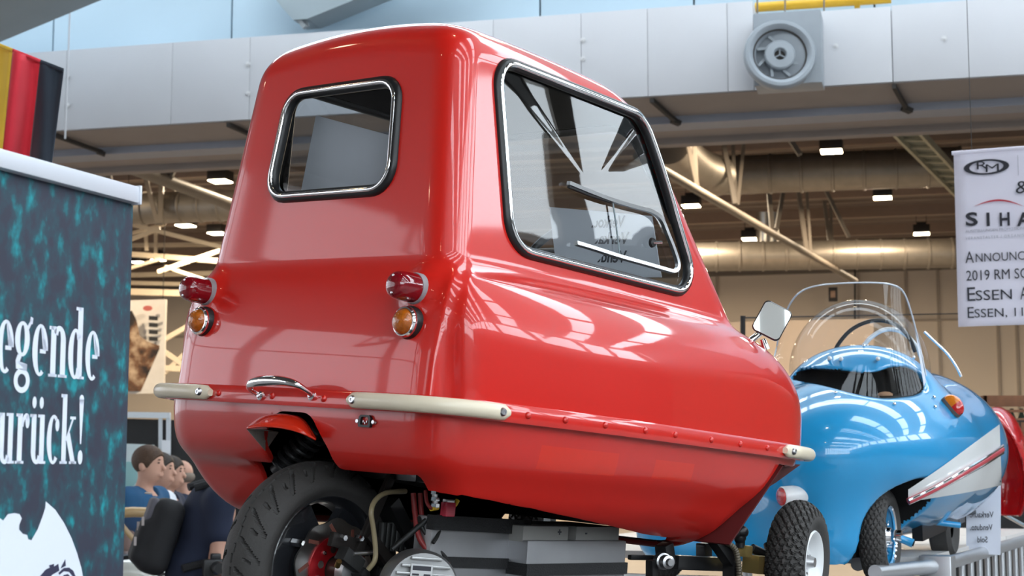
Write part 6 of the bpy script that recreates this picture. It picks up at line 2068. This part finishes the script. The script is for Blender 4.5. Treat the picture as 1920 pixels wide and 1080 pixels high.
# ------------------------------------------------------------------ white old car behind them
vw = empty('vintage_car', Matrix.Translation(at(270, 1060, 9.4)), 'cream white old car with windscreen frame in painted orange reflections behind the dark banner', 'car')
vo = at(270, 1060, 9.4); vo0 = Vector((0, 0, 0))
def vat(px, py, d): return at(px, py, d) - vo
cw_ = M('cream_car_paint', (.60, .60, .55), .25, coat=1, crough=.04)
hoodc = vat(215, 1180, 9.5)
implicit('car_body', union([rbox(tuple(hoodc + Vector((-.25, .35, -.04))), (.75, .42, .42), .22), rbox(tuple(hoodc + Vector((-.3, .15, .14))), (.60, .35, .3), .2)], .1), tuple(hoodc + Vector((-1.2, -.75, -.6))), tuple(hoodc + Vector((.75, 1.5, .6))), .025, cw_, vw)
tan = M('frame_reflections', (.50, .34, .17), .4, coat=.4)  # chrome frame, its orange reflections put into the base colour
MB().tube([tuple(vat(190, 964, 9.3)), tuple(vat(250, 960, 9.25)), tuple(vat(310, 962, 9.3)), tuple(vat(338, 968, 9.5))], [.030, .030, .028, .02], 12).build('windscreen_frame', tan, vw, smooth=True)
MB().tube([tuple(p) for p in catmull([tuple(vat(a, b, 9.3)) for a, b in [(228, 985), (245, 1005), (265, 1025), (292, 1042), (330, 1046)]], 5)], .016, 10).build('windscreen_frame', tan, vw, smooth=True)
MB().add([tuple(vat(a, b, 9.32)) for a, b in [(190, 966), (336, 968), (330, 1044), (190, 1044)]], [(0, 1, 2, 3)]).build('windscreen_glass', glass('car_glass', (.35, .40, .48), 1.2), vw)
MB().tube([tuple(vat(a, b, 9.15)) for a, b in [(225, 1047), (262, 1042), (300, 1043), (338, 1050)]], .012, 8).build('wiper', black, vw, smooth=True)
MB().hexa([tuple(vat(a, b, d)) for a, b, d in [(265, 1060, 9.12), (265, 1060, 9.14), (262, 1066, 9.12), (262, 1066, 9.14), (318, 1076, 9.12), (318, 1076, 9.14), (300, 1082, 9.12), (300, 1082, 9.14)]]).build('bonnet_vent', lining, vw)
for sx in (-.8, .25):
    MB().lathe([(.1, -.09), (.30, -.09), (.33, -.04), (.33, .04), (.30, .09), (.1, .09), (0, .06)], 28, _axis(Vector((hoodc.x + sx, hoodc.y - .3, .33 - vo.z)), Vector((1, 0, 0)))).build('wheel', tyre_m, vw, smooth=True)

# ------------------------------------------------------------------ stand behind the people
sf = empty('stand_frame', Matrix.Translation(at(290, 800, 14)), 'white and black trade stand frame above the heads of the people', 'stand')
fo = at(290, 800, 14)
def fat(px, py, d): return at(px, py, d) - fo
wfr = M('frame_white', (.62, .66, .70), .4)
MB().bar(fat(190, 777, 14), fat(319, 779, 14), .05, .05).build('top_bar', wfr, sf)
MB().bar(fat(301, 777, 14), fat(300, 1100, 14), .03, .03, up=(0, 1, 0)).build('post', wfr, sf)
MB().bar(fat(316, 777, 14), fat(315, 1100, 14), .035, .03, up=(0, 1, 0)).build('post', wfr, sf)
MB().hexa([tuple(fat(a, b, d)) for a, b, d in [(190, 784, 14.2), (190, 784, 14.25), (190, 1200, 14.2), (190, 1200, 14.25), (430, 790, 14.2), (430, 790, 14.25), (430, 1200, 14.2), (430, 1200, 14.25)]]).build('black_panel', M('stand_black', (.02, .02, .021), .6), sf)
MB().hexa([tuple(fat(a, b, d)) for a, b, d in [(303, 825, 13.9), (303, 825, 13.92), (303, 850, 13.9), (303, 850, 13.92), (320, 826, 13.9), (320, 826, 13.92), (320, 850, 13.9), (320, 850, 13.92)]]).build('price_card', paper, sf)
ps = MB().hexa([tuple(fat(a, b, d)) for a, b, d in [(190, 830, 13.4), (190, 830, 13.43), (190, 930, 13.4), (190, 930, 13.43), (290, 834, 13.4), (290, 834, 13.43), (290, 930, 13.4), (290, 930, 13.43)]]).build('poster_board', M('poster_pale', (.60, .70, .72), .6), sf)
MB().ball(tuple(fat(240, 890, 13.38)), (.09, .004, .11), 20).build('poster_mark', M('poster_teal', (.25, .45, .46), .6), ps, smooth=True)
# tall poster hanging far behind
pd = 31
po = at(268, 650, pd)
pb_ = MB().box((0, 0, 0), (.95, .05, (at(268, 560, pd) - at(268, 737, pd)).z), Matrix.Translation(po) @ Matrix.Rotation(HROT, 4, 'Z')).build('hanging_poster', M('poster_white', (.66, .62, .56), .7))
pb_.name = 'hanging_poster'
tag(pb_, 'tall hanging poster with brown crowd print and black stripes, right of the dark banner', 'poster')
for dx_ in (-.4, .4):
    wz = MB().cyl(tuple(po + HU * dx_ + Vector((0, 0, .8))), tuple(po + HU * dx_ + Vector((0, 0, ZC - po.z))), .008, 6).build('hanging_wire', fix_m, pb_)
cm_ = bpy.data.materials.new('brown_print'); cm_.use_nodes = True
nt = cm_.node_tree; b = nt.nodes['Principled BSDF']; b.inputs['Roughness'].default_value = .7
tc = nt.nodes.new('ShaderNodeTexCoord'); vo_ = nt.nodes.new('ShaderNodeTexNoise'); vo_.inputs['Scale'].default_value = 3.5; vo_.inputs['Detail'].default_value = 5
cr = nt.nodes.new('ShaderNodeValToRGB'); e = cr.color_ramp.elements
e[0].position = .38; e[0].color = (.02, .014, .012, 1); e[1].position = .68; e[1].color = (.55, .40, .26, 1)
e2 = cr.color_ramp.elements.new(.52); e2.color = (.16, .075, .035, 1)
nt.links.new(tc.outputs['Object'], vo_.inputs['Vector']); nt.links.new(vo_.outputs['Fac'], cr.inputs[0]); nt.links.new(cr.outputs[0], b.inputs['Base Color'])
def pq(name, pxs, mat, off):
    vs = [at(a, c, pd - off) for a, c in pxs]
    return MB().add([tuple(p) for p in vs], [tuple(range(len(vs)))]).build(name, mat, pb_)
pq('printed_picture', [(226, 590), (247, 582), (256, 600), (262, 630), (276, 640), (299, 648), (297, 735), (226, 733)], cm_, .12)
for yy in (592, 605, 618, 631):
    pq('black_stripe', [(279, yy), (296, yy + 1), (296, yy + 9), (279, yy + 8)], M('stripe_black', (.03, .03, .03), .7), .13)
rp_ = [at(277 + 9 * math.cos(t), 578 + 5 * math.sin(t), pd - .13) for t in np.linspace(0, 2 * PI, 20, endpoint=False)]
MB().add([tuple(p) for p in rp_], [tuple(range(20))]).build('red_oval', M('oval_red', (.50, .12, .10), .7), pb_)
lo2 = MB()
for (x0, y0, x1, y1, w) in ((302, 640, 352, 612, .10), (302, 655, 350, 688, .10), (302, 690, 350, 692, .12), (302, 706, 350, 660, .09)):
    lo2.bar(at(x0, y0, 34), at(x1, y1, 34), w, w, up=(0, 1, 0))
tag(lo2.build('wall_bracing', cream_s), 'cream diagonal wall braces between the hanging poster and the red car', 'bracing')
